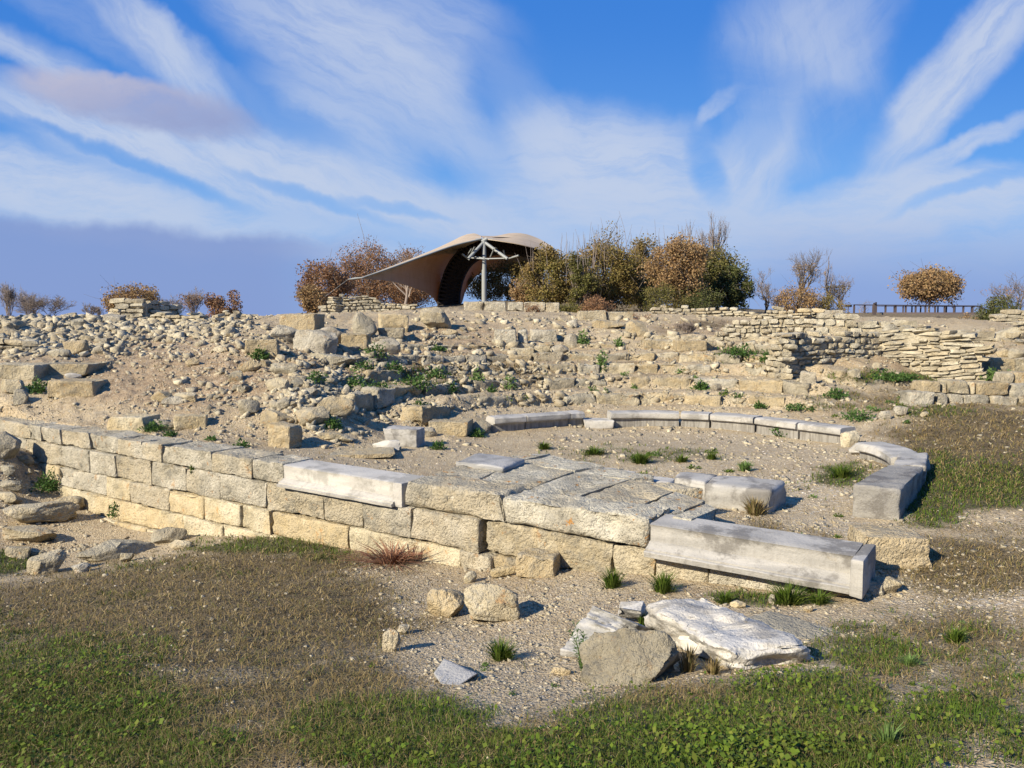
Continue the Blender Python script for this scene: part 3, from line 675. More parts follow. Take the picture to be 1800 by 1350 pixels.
prof2 = [(-.15, zb_), (-.16, zb_ + .05), (-.15, zb_ + .058), (-.12, zb_ + .058), (-.12, zb_ + .075), (-.055, zb_ + .1), (-.03, zb_ + .125), (.0, zb_ + .13), (.0, zt_ - .04), (-.02, zt_ - .01), (.02, zt_), (.4, zt_ + .01), (.42, zt_ - .02), (.42, zb_)]
mb = sweep_line(W(1143, 975), W(1500, 1045), prof2, 8, .006)
P, Q = rblock(.11, .60, .325, .03, .012, .004, 16); mb.add(rotz(P, WANG) + wp(W(1504, 1045) + .03, .125, .208), Q)
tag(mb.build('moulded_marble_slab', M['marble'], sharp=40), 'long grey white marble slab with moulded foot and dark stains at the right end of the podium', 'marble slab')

# ------------------------------------------------------------------ paving
pav = empty('stone_paving', atz(1000, 860, 0), 'cracked grey limestone paving slabs with orange lichen behind the podium wall', 'paving')
def slab(qpx, z0, z1, mat='paving', seed=0, parent=pav, name='paving_slab', cell=.06, r=.03, amp=.014, label=None):
    q = [atz(a, b_, z1) for a, b_ in qpx]
    L = (np.linalg.norm(q[1] - q[0]) + np.linalg.norm(q[2] - q[3])) / 2; Wd = (np.linalg.norm(q[3] - q[0]) + np.linalg.norm(q[2] - q[1])) / 2
    P, Q = rblock(L, Wd, z1 - z0, cell, r, amp, seed, taper=0); P = warp(P, (L, Wd, z1 - z0), q, z0, z1)
    mb = MB().add(P, Q)
    if parent is None: return mb
    o = mb.build(name, M[mat], parent, sharp=60)
    if label: o['label'] = label
    return o
slabs = [[(728,845),(835,845),(905,812),(812,816)],[(838,846),(915,862),(1010,828),(908,813)],[(920,864),(1010,874),(1108,842),(1013,829)],
         [(1012,876),(1112,893),(1186,862),(1110,843)],[(808,815),(905,811),(968,797),(868,803)],[(908,812),(1010,827),(1062,818),(968,800)],
         [(1012,828),(1108,841),(1150,836),(1066,820)],[(1110,842),(1186,860),(1236,858),(1183,849),(1152,838)][:4],
         [(1114,894),(1180,905),(1240,880),(1188,864)],[(1182,907),(1215,912),(1262,893),(1242,881)]]
for k, q in enumerate(slabs): slab(q, -.08, .395 - .008 * (k % 3), seed=200 + k, amp=.02, r=.012)
tag(slab([(800,809),(885,822),(925,806),(842,796)], .36, .455, None, 230, None).build('marble_slab', M['marble_grey'], sharp=60), 'thin grey marble slab lying on the far left corner of the paving', 'marble slab')
tag(slab([(930,808),(1098,840),(1118,829),(935,796)], .1, .33, None, 231, None).build('marble_kerb', M['marble_white'], sharp=60), 'long pale marble kerb along the far edge of the paving', 'kerb')
tag(slab([(1100,841),(1180,850),(1186,841),(1122,831)], .08, .31, None, 232, None).build('marble_kerb', M['marble_white'], sharp=60), 'short pale marble kerb piece between the long kerb and the square grey block', 'kerb')

# ------------------------------------------------------------------ marble benches round the orchestra
PROF = [(0, 0), (0, .2), (-.012, .225), (-.03, .232), (-.085, .236), (-.095, .25), (-.095, .335), (-.06, .355), (-.02, .36), (.36, .36), (.39, .34), (.4, .3), (.4, 0)]
def catmull(P, n):
    P = np.array(P, float); Pe = np.vstack([2 * P[0] - P[1], P, 2 * P[-1] - P[-2]]); out = []
    for k in range(len(P) - 1):
        p0, p1, p2, p3 = Pe[k:k + 4]
        for t_ in np.linspace(0, 1, n, endpoint=False): out.append(.5 * ((2 * p1) + (-p0 + p2) * t_ + (2 * p0 - 5 * p1 + 4 * p2 - p3) * t_ ** 2 + (-p0 + 3 * p1 - 3 * p2 + p3) * t_ ** 3))
    out.append(P[-1]); return np.array(out)
def bench(path, label, seed, mat='marble_bench', prof=PROF, z=0, side=1, amp=.006, wear=1.0):
    P = catmull(path, 12) if len(path) > 2 else np.linspace(path[0], path[1], 24)
    d = np.r_[0, np.cumsum(np.linalg.norm(np.diff(P, axis=0), axis=1))]; n = int(d[-1] / .04) + 2
    s_ = np.linspace(0, d[-1], n); P = np.c_[np.interp(s_, d, P[:, 0]), np.interp(s_, d, P[:, 1])]
    T = np.gradient(P, axis=0); T /= np.linalg.norm(T, axis=1, keepdims=True); Nn = np.c_[-T[:, 1], T[:, 0]] * side
    pr = []
    for a, b_ in zip(prof, prof[1:] + prof[:1]):
        a = np.array(a, float); b_ = np.array(b_, float); k = max(1, int(np.linalg.norm(b_ - a) / .04))
        for q in range(k): pr.append(a + (b_ - a) * q / k)
    pr = np.array(pr); m_ = len(pr)
    V = np.zeros((n, m_, 3)); V[:, :, :2] = P[:, None] + Nn[:, None] * pr[None, :, :1]; V[:, :, 2] = z - .03 + pr[None, :, 1] * (1 + .03 / .36)
    V0 = V.reshape(-1, 3).copy()
    lip = np.exp(-(((pr[:, 0] + .07) / .05) ** 2 + ((pr[:, 1] - .31) / .05) ** 2)); lip2 = np.exp(-(((pr[:, 0] - .39) / .06) ** 2 + ((pr[:, 1] - .35) / .06) ** 2))
    worn = np.clip(fbm(V0 * 1.8 + seed * 3, 4, seed) + .05, 0, 1).reshape(n, m_) * wear
    V[:, :, :2] += Nn[:, None] * (worn * .16 * lip - worn * .16 * lip2)[:, :, None]; V[:, :, 2] -= worn * .05 * (lip + lip2)
    V = V.reshape(-1, 3) + amp * np.stack([fbm(V0 * 5 + 9 * q_ + seed, 4, seed + q_) for q_ in range(3)], -1)
    i_ = np.arange(n - 1)[:, None] * m_; j_ = np.arange(m_)[None]; jn = (j_ + 1) % m_
    Q = np.stack([i_ + j_, i_ + jn, i_ + m_ + jn, i_ + m_ + j_], -1).reshape(-1, 4)
    if side < 0: Q = Q[:, ::-1]
    mb = MB().add(V, Q)
    for bs_, fl in ((0, side > 0), ((n - 1) * m_, side < 0)):
        c_ = V[bs_:bs_ + m_].mean(0); T_ = [[m_, (k + 1) % m_, k] if fl else [m_, k, (k + 1) % m_] for k in range(m_)]
        mb.add(np.vstack([V[bs_:bs_ + m_], c_]), T_)
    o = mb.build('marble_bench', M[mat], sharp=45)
    return tag(o, label, 'bench', 'curved marble benches round the orchestra')
def zp(lst, z=0): return [atz(a, b_, z)[:2] for a, b_ in lst]
def shrink(p, g=.012):
    p = [np.array(q) for q in p]; p[0] = p[0] + (p[1] - p[0]) / np.linalg.norm(p[1] - p[0]) * g; p[-1] = p[-1] + (p[-2] - p[-1]) / np.linalg.norm(p[-2] - p[-1]) * g; return p
fullL = zp([(866,763),(888,761.5),(923,759),(960,756),(1000,753),(1026,751.5)])
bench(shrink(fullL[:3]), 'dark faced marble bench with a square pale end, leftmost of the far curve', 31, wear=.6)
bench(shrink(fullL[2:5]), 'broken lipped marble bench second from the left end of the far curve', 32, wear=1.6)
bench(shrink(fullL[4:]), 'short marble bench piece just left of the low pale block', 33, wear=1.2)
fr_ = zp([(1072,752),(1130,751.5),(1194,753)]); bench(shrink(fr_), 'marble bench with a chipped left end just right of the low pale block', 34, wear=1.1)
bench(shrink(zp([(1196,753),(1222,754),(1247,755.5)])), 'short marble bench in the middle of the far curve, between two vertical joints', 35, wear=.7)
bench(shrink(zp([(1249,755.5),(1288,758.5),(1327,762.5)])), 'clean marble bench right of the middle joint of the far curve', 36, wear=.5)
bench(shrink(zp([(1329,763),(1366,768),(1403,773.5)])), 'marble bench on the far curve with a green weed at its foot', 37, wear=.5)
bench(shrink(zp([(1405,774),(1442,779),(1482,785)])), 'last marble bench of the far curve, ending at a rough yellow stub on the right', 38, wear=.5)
tag(slab([(1184,838),(1240,848),(1262,834),(1192,826)], -.03, .29, None, 240, None, r=.04, amp=.012).build('stone_block', M['marble'], sharp=55), 'half hidden pale block behind the big square grey block', 'stone block')
tag(slab([(1236,849),(1355,862),(1384,843),(1264,834)], -.04, .3, None, 241, None, r=.04, amp=.016).build('stone_block', M['marble'], sharp=55), 'big square grey white block with a rough dark right face beside the paving', 'stone block')
used0 = [(1184,826,1386,898)]
# right arm of the horseshoe, from quads at seat height
zt = .4
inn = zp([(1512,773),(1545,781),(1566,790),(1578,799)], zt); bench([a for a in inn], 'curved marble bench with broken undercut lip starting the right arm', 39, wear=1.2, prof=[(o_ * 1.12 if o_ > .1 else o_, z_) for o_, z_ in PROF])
def quadbench(qpx, label, seed, z1=.4, mat='marble', z0=-.02, r=.03):
    mb = slab(qpx, z0, z1, None, seed, None, cell=.04, r=r, amp=.012)
    return tag(mb.build('marble_bench', M[mat], sharp=50), label, 'bench', 'curved marble benches round the orchestra')
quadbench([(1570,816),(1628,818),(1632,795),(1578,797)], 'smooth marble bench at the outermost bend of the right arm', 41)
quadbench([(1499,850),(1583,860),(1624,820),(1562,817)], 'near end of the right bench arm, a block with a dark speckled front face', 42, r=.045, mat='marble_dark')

# ------------------------------------------------------------------ rock and block placement from the picture
used = list(used0); NEAR = []
def place(x0, y0, x1, y1, kind, mat, label, cat=None, rot=None, dr=.75, seed=None, sink=.12, name=None, tilt=(0, 0), base=None, group=None, e=None, n=None, hk=1.0, amp=None):
    seed = seed if seed is not None else len(used) * 13 + 5
    xc = (x0 + x1) / 2; b = C1(xc, y1 - 1) if base is None else np.array(base)
    if np.isnan(b[0]): b = atd(xc, y1, 30)
    dist = b[1]; Wm = (x1 - x0) * dist / F; Hm = (y1 - y0) * dist / F
    al = math.atan2(H - b[2], dist); dep_ = Wm * dr if kind == 'b' else min(Wm, max(Hm * 1.1, Wm * .5)) * dr * 1.1
    hh = max((.35 if kind == 'b' else .62) * Hm, (Hm - dep_ * max(0, math.sin(al)) * .85) / math.cos(al)) * hk
    g = np.random.default_rng(seed)
    rz = g.uniform(-.35, .35) if rot is None else R(rot)
    pw = max(Wm, hh) * F / dist
    if kind == 'b':
        k = abs(math.cos(rz)) + dr * abs(math.sin(rz)); P, Q = rblock(Wm / k, dep_ / max(k, 1), hh * (1 + sink), max(Wm / 22, .025), min(.1 * hh, .06), (amp or .05) * min(hh, .5), seed, taper=.1, fr=1.6 / max(hh, .15))
    else:
        nn = n or int(np.clip(pw / 5, 6, 30)); k = 1
        P, Q = rock((Wm * 1.04, dep_, hh * (1 + sink) * 1.04), seed, nn, e or g.uniform(2.6, 4.5), amp or .16, 8)
    P = roteul(P, R(tilt[0]), R(tilt[1]), rz)
    ctr = np.array([b[0], b[1] + dep_ * .42, b[2] + hh * .5 - hh * sink * .5])
    mb = MB().add(P + ctr, Q)
    nm = name or ('stone_block' if kind == 'b' else 'boulder')
    o = mb.build(nm, M[mat], sharp=(55 if kind == 'b' else 40)); tag(o, label, cat or ('stone block' if kind == 'b' else 'boulder'), group); used.append((x0, y0, x1, y1)); NEAR.append((xc, (y0 + y1) / 2, label))
    return o
L = [
 (513,580,590,622,'r','white','craggy white boulder with deep clefts, largest of the cluster on the crest left of centre',None,3),
 (465,572,528,603,'r','white','smooth grey white boulder left of the craggy clefted one on the crest',None,1),
 (425,596,487,628,'b','lime','brownish squared block below the leftmost white boulder of the crest',10,2),
 (490,553,560,584,'b','lime','flat tilted brown slab on the skyline above the crest boulders',-5,2),
 (547,575,602,606,'r','white','pale boulder with an orange patch tucked behind the craggy white one',None,1),
 (615,550,660,594,'r','grey','upright pointed grey boulder beside the yellow block on the crest',None,2),
 (660,553,718,584,'b','yellow','yellowish squared block with layered face on the crest',12,2),
 (662,577,710,594,'b','grey','dark thin slab under the yellow layered block',5,1),
 (600,587,647,613,'b','lime','greenish brown block below the upright pointed boulder',0,1),
 (648,595,702,624,'r','white','round white boulder in front of the yellow layered block',None,1),
 (738,541,792,581,'r','lime','large pale boulder standing alone in front of the tent',None,2),
 (538,621,623,644,'r','grey','long flat undercut ledge stone below the crest boulders',None,1),
 (466,742,528,788,'b','lime','squat angular block with dark right face on the terrace left of the orchestra',-28,3),
 (450,720,514,752,'r','lime','low buff boulder directly behind the squat angular block',None,1),
 (518,713,576,751,'r','lime','rounded buff boulder to the right of the low one behind the angular block',None,1),
 (555,695,618,735,'r','lime','large buff boulder, highest of the three above the angular block',None,2),
 (416,701,452,731,'r','grey','grey rounded boulder on the lower slope, left of the buff trio',None,1),
 (463,663,507,688,'r','lime','buff boulder halfway up the slope below the crest boulders',None,1),
 (483,700,512,721,'r','grey','small grey boulder just above the buff trio',None,1),
 (472,638,523,658,'r','grey','thin dark edged slab lying on the upper slope',None,1),
 (417,633,457,654,'r','lime','rounded boulder at the left end of the thin dark edged slab',None,1),
 (673,748,744,787,'b','marble','short thick marble bench fragment lying with its dark curved end to the right',-14,2),
 (653,773,702,795,'r','marble_white','lumpy white marble piece leaning on the short bench fragment',None,1),
 (753,735,830,765,'b','lime','long low limestone block between the bench fragment and the far benches',-8,1),
 (826,738,862,764,'r','grey','grey broken stone against the left end of the far benches',None,1),
 (741,750,768,770,'r','white','small white stone between the bench fragment and the long low block',None,1),
 (557,760,620,778,'r','lime','flat rough limestone lump in front of the buff boulders',None,1),
 (570,788,690,806,'b','lime','low crusted ledge of limestone behind the white moulded slab',None,1),
 (867,580,908,604,'b','ashlar','square yellowish block, leftmost of the three in a line below the tent',5,1),
 (910,580,928,604,'b','ashlar','narrow upright block between two square ones below the tent',5,1),
 (931,580,979,604,'b','ashlar','wide square block at the right of the three in a line below the tent',5,1),
 (898,612,938,624,'b','lime','low flat block in the row under the three square blocks',0,1),
 (939,607,968,622,'r','lime','rounded stone right of the low flat block on the upper steps',None,1),
 (970,607,1000,624,'r','white','pale white stone on the upper steps right of the rounded one',None,1),
 (993,587,1018,608,'r','white','bright white stone standing on the top step near a green weed',None,1),
 (775,580,806,593,'r','lime','low stone in the shadow right of the large lone boulder',None,1),
 (600,676,614,698,'r','white','small upright white stone among the green weeds',None,1),
 (400,652,424,672,'r','lime','small dark sided boulder left of the mid slope stones',None,1),
 (-30,637,66,668,'b','lime','long brown block at the left edge, in the upper course of the broken wall',0,2),
 (67,637,155,659,'b','lime','rounded long block right of the left edge block, casting shade to the right',0,2),
 (82,665,166,697,'b','lime','thick block undercut on the lower course of the broken wall at left',3,2),
 (113,656,140,667,'r','marble_white','small white wedge stone between the two long blocks at left',None,0),
 (108,598,151,626,'r','lime','round boulder with an orange cap in front of the left rubble heap',None,1),
 (80,614,120,628,'r','grey','flat stone beside the orange capped boulder',None,1),
 (20,684,44,714,'r','grey','narrow tilted stone beside a weed at the left edge',None,1),
 (-8,666,38,694,'r','lime','buff rounded stone under the long block at the left edge',None,1),
 (152,608,184,623,'r','white','small pale flat stone right of the orange capped boulder',None,1),
 (185,727,266,762,'b','yellow','yellow stained block with a flat top on the terrace behind the podium wall',-10,1),
 (242,736,302,757,'r','grey','dark broken stone against the right end of the yellow stained block',None,1),
 (296,727,360,755,'b','yellow','flat yellow slab half buried right of the dark broken stone',18,0),
 (372,608,400,621,'r','lime','small buff stone on the bare upper slope',None,1),
 (323,630,348,644,'r','lime','pale stone in the middle of the bare slope',None,1),
 (262,687,300,708,'r','lime','angular buff stone low on the bare slope',None,1),
 (282,697,322,713,'r','white','flat pale stone next to the angular one low on the slope',None,1),
 (300,690,345,708,'r','lime','buff stone at the right of the low slope group',None,1),
 (1133,597,1188,614,'b','lime','weathered block on the top step left of the notched blocks',0,1),
 (1190,598,1243,617,'b','lime','notched limestone block with a dark gap on the top step',0,1),
 (1242,600,1254,617,'b','lime','small end block with a black right face on the top step',0,1),
 (1408,653,1441,679,'b','white','tilted pale slab leaning at the foot of the dry stone wall corner',-25,1),
 (1252,675,1270,688,'r','white','small pointed stone on the second step near a weed',None,0),
 (1017,547,1066,563,'b','lime','long block on the skyline below the green bushes, left one of two',0,1),
 (1067,549,1114,563,'b','lime','long block on the skyline below the green bushes, right one of two',0,1),
 (1043,563,1100,579,'r','lime','broad broken stone under the two skyline blocks',None,1),
 (1100,563,1138,594,'r','lime','tall broken stone at the right end of the skyline blocks',None,1),
 (997,563,1016,578,'r','white','white cube like stone left of the skyline blocks',None,1),
 (1707,617,1732,634,'r','lime','square edged pale stone on the right slope, left of three',None,1),
 (1730,609,1755,624,'r','lime','flat topped pale stone on the right slope, middle of three',None,1),
 (1755,613,1778,629,'r','lime','sloping pale stone on the right slope, right of three',None,1),
 (1778,613,1806,631,'r','grey','grey stone at the right edge beside the three pale ones',None,1),
 (1675,638,1721,653,'b','yellow','orange stained flat slab lying by green weeds on the right slope',-10,0),
 (1690,650,1740,661,'b','yellow','lower orange edged slab beneath the orange stained one',-14,0),
 (1738,628,1783,655,'b','lime','big brown block above the ashlar wall at right',0,1),
 (1784,630,1812,652,'b','lime','pale cracked block at the right edge above the ashlar wall',0,1),
 (1575,714,1600,732,'r','white','white angular stone on the slope below the ashlar wall',None,1),
 (1548,722,1566,738,'r','white','small white stone left of the white angular one',None,0),
 (1620,724,1634,734,'r','lime','small cream stone right of the white angular one',None,0),
 (1492,648,1514,666,'r','lime','square stone at the foot of the curved dry stone wall',None,1),
 (1534,638,1553,652,'r','lime','rounded stone at the middle foot of the curved dry stone wall',None,1),
 (1472,651,1492,664,'r','lime','flat stone left of the square one at the foot of the dry wall',None,1),
 (1484,756,1512,786,'r','yellow','rough yellow stub closing the end of the far bench curve',None,1),
 (1497,778,1526,801,'r','marble_white','rounded white marble lump under the broken lip of the right arm',None,1),
 (1027,735,1079,754,'b','marble_white','low pale block bridging the gap between the two far bench runs',0,1),
 (1514,920,1640,1001,'b','lime','brown limestone block with a shaded right side in front of the right bench arm',-6,3),
 (1536,1012,1592,1046,'r','lime','half buried buff stone right of the long moulded slab',None,1),
 (1526,1020,1560,1048,'r','grey','small grey stone against the right end of the long moulded slab',None,1),
 (904,962,992,1016,'b','lime','projecting rough slab with a deeply shaded right side at the podium foot',-18,3),
 (814,1003,838,1026,'r','yellow','small orange stained stone below the podium corner',None,1),
 (862,995,906,1016,'r','yellow','small yellow broken stone beside the projecting slab',None,0),
 (748,1027,817,1088,'r','lime','flat grey brown slab half buried, left of a pair below the podium',None,2),
 (814,1014,916,1098,'r','lime','large flat topped buff slab, right of a pair below the podium',None,3),
 (672,1103,702,1146,'r','lime','small upright stone casting a sharp shadow on the bare patch',None,1),
 (698,1097,720,1116,'r','lime','small stone just behind the upright one on the bare patch',None,1),
 (3,880,120,927,'r','lime','large rounded boulder on top of the stack at the left edge',None,3),
 (-6,921,92,958,'r','lime','split boulder under the large rounded one at the left edge',None,3),
 (-20,863,36,884,'r','lime','boulder at the left edge behind the large rounded one',None,2),
 (6,958,48,984,'r','lime','pale block at the bottom of the stack at the left edge',None,1),
 (38,963,66,982,'r','grey','small grey stone next to the pale block at the bottom of the stack',None,1),
 (62,967,80,982,'r','yellow','small yellow stone behind the tilted oval boulder',None,0),
 (93,871,142,898,'r','lime','angular boulder between the stack and the podium wall',None,2),
 (122,988,154,1008,'r','white','flat pale stone at the edge of the grass on the left',None,0),
 (209,970,232,990,'r','lime','small pale stone poking out of the grass edge',None,0),
 (262,924,322,957,'r','grey','layered grey stones piece at the foot of the podium wall',None,1),
 (292,948,336,967,'r','lime','flat cream stone at the grass edge below the podium wall',None,0),
 (-14,843,34,864,'r','grey','thin flat grey stone at the left edge above the stack',None,1),
 (-6,817,25,836,'r','grey','small flat grey stone at the left edge',None,1),
 (27,800,56,816,'r','lime','small rounded stone near the left end of the podium wall',None,1),
 (-40,757,22,812,'r','grey','dark shaded rock at the left edge by the podium top',None,2),
 (1352,1044,1368,1064,'r','white','small white stone standing in the long grass before the moulded slab',None,0),
 (1285,1056,1312,1070,'r','yellow','small cream stone just behind the big white marble block',None,0),
 (1415,1064,1432,1078,'r','lime','small reddish cream stone on the soil right of the white marble block',None,0),
 (968,1170,1004,1188,'r','lime','rounded buff stone half buried left of the round boulder',None,0),
]
for x0, y0, x1, y1, k, mt, lb, rt, _ in L:
    place(x0, y0, x1, y1, k, mt, lb, rot=rt)
# long leaning boulder and tilted oval one by the grass edge, left
def free_rock(px, py, z, dims, rot, mat, label, seed, kind='r', n=22, e=3.2, tilt=(0, 0), amp=.14, r=.04, name=None, cat=None, facets=8):
    c = atz(px, py, z)
    if kind == 'r': P, Q = rock(dims, seed, n, e, amp, facets)
    else: P, Q = rblock(*dims, .035, r, amp, seed, taper=.08)
    P = roteul(P, R(tilt[0]), R(tilt[1]), R(rot))
    o = MB().add(P + c, Q).build(name or ('boulder' if kind == 'r' else 'stone_block'), M[mat], sharp=45)
    return tag(o, label, cat or ('boulder' if kind == 'r' else 'stone block'))
free_rock(205, 970, -.95, (1.05, .42, .36), 32, 'grey', 'long narrow leaning boulder along the grass edge below the podium wall', 71, tilt=(0, 0))
free_rock(78, 992, -.86, (.55, .34, .34), 40, 'lime', 'tilted oval boulder at the edge of the grass on the left', 72, tilt=(0, -38))
# foreground marble
free_rock(1110, 1170, .24, (.64, .54, .52), 15, 'boulder', 'large round brown grey boulder in front of the white marble blocks', 73, n=34, e=2.5, amp=.26, facets=7)
def hull(pts8, seed, mat, label, n=(18, 12, 8), amp=.02, r=.03, name='marble_block', cat='marble block', fr=3):
    """block from 8 world corners: bottom nl,nr,fr,fl then top"""
    U, Q = cubegrid(*n); c = np.array(pts8); L_ = np.linalg.norm(c[1] - c[0]); W_ = np.linalg.norm(c[3] - c[0]); H_ = np.linalg.norm(c[4] - c[0])
    P, Q = rblock(L_, W_, H_, max(L_ / n[0], .02), r, amp, seed, taper=0, fr=fr)
    u_ = (P[:, 0] / L_ + .5)[:, None]; v_ = (P[:, 1] / W_ + .5)[:, None]; w_ = (P[:, 2] / H_ + .5)[:, None]
    B = (1-u_)*(1-v_)*c[0] + u_*(1-v_)*c[1] + u_*v_*c[2] + (1-u_)*v_*c[3]
    T = (1-u_)*(1-v_)*c[4] + u_*(1-v_)*c[5] + u_*v_*c[6] + (1-u_)*v_*c[7]
    return tag(MB().add(B * (1 - w_) + T * w_, Q).build(name, M[mat], sharp=50), label, cat)
# big white block: long axis from back-left to front-right
hull([atz(1140,1122,-.08), atz(1302,1200,.17), atz(1448,1174,.17), atz(1250,1110,-.05),
      atz(1128,1060,.29), atz(1285,1146,.42), atz(1434,1130,.41), atz(1243,1046,.31)], 81, 'marble_crust',
     'big rough white marble block with peeling crust lying in the foreground grass', (50, 30, 20), .055, .08, fr=1.8)
hull([atz(1330,1110,.02), atz(1440,1150,.05), atz(1510,1125,.05), atz(1380,1080,.02),
      atz(1300,1085,.16), atz(1420,1125,.12), atz(1488,1112,.10), atz(1345,1070,.12)], 82, 'grey',
     'low grey stone spur behind the right end of the big white marble block', (20, 12, 6), .02, .04, 'stone_block', 'stone block')
hull([atz(985,1160,-.02), atz(1080,1172,0), atz(1150,1108,.0), atz(1060,1080,.0),
      atz(984,1140,.06), atz(1068,1160,.10), atz(1127,1098,.32), atz(1040,1062,.30)], 83, 'marble_grey',
     'tilted grey streaked marble slab leaning left of the big white marble block', (24, 16, 4), .012, .015)
hull([atz(1085,1085,-.02), atz(1130,1095,0), atz(1140,1075,.0), atz(1090,1068,.0),
      atz(1085,1068,.16), atz(1128,1075,.2), atz(1132,1056,.2), atz(1090,1057,.17)], 84, 'marble_crust',
     'small white marble lump between the tilted slab and the big white marble block', (10, 8, 6), .02, .03)
b0 = C1(800, 1195)[2]
hull([atz(762,1190,b0-.05), atz(788,1222,b0-.05), atz(842,1186,b0-.05), atz(782,1160,b0-.05),
      atz(762,1183,b0+.035), atz(788,1219,b0+.03), atz(842,1183,b0+.05), atz(780,1157,b0+.05)], 85, 'marble_grey',
     'thin pale marble shard lying flat on the soil in the foreground', (16, 14, 4), .006, .01)

# ------------------------------------------------------------------ seat rows of the bank
rowlab = ['lowest worn limestone seat row just above the marble benches', 'second worn seat row from the bottom of the bank', 'third worn seat row up the bank, thin and broken', 'fourth worn seat row, partly buried under rubble', 'fifth worn row near the top of the bank, broken into short lengths', 'topmost low broken row just below the terrace']
spans = [(52, 146), (50, 154), (54, 154), (56, 148), (60, 138), (64, 128)]
for k, (ri, z0, z1) in enumerate(STEPS):
    mid = R(85); t0 = np.array([CC[0] + ri * math.cos(mid), CC[1] + ri * math.sin(mid), z0])
    row = empty('seat_row', t0, rowlab[k], 'seat row', 'limestone seat rows of the bank')
    a = spans[k][0]
    while a < spans[k][1]:
        ln = rng.uniform(.5, 1.15); da = math.degrees(ln / ri); am = R(a + da / 2); a += da
        if rng.random() < .06 + .05 * k + (.22 if a > 124 else 0): continue
        th_ = rng.uniform(.4, .6); hh = (z1 - z0) * rng.uniform(.8, 1.12) + .12
        P, Q = rblock(ln - .015, th_, hh, .06, .05, .045, 300 + len(row.children) + 40 * k, taper=.08, chip=1.3, fr=3)
        P = roteul(P, rng.normal(0, .03), rng.normal(0, .025), am - math.pi / 2 + rng.normal(0, .03)); o_ = ri + rng.uniform(-.13, .04) + th_ / 2
        P = P + np.array([CC[0] + o_ * math.cos(am), CC[1] + o_ * math.sin(am), z1 + rng.uniform(-.03, .02) - hh / 2])
        MB().add(P, Q).build('seat_block', M[random.Random(int(a * 10)).choice(['lime', 'lime', 'ashlar', 'grey', 'lime'])], row, sharp=60)

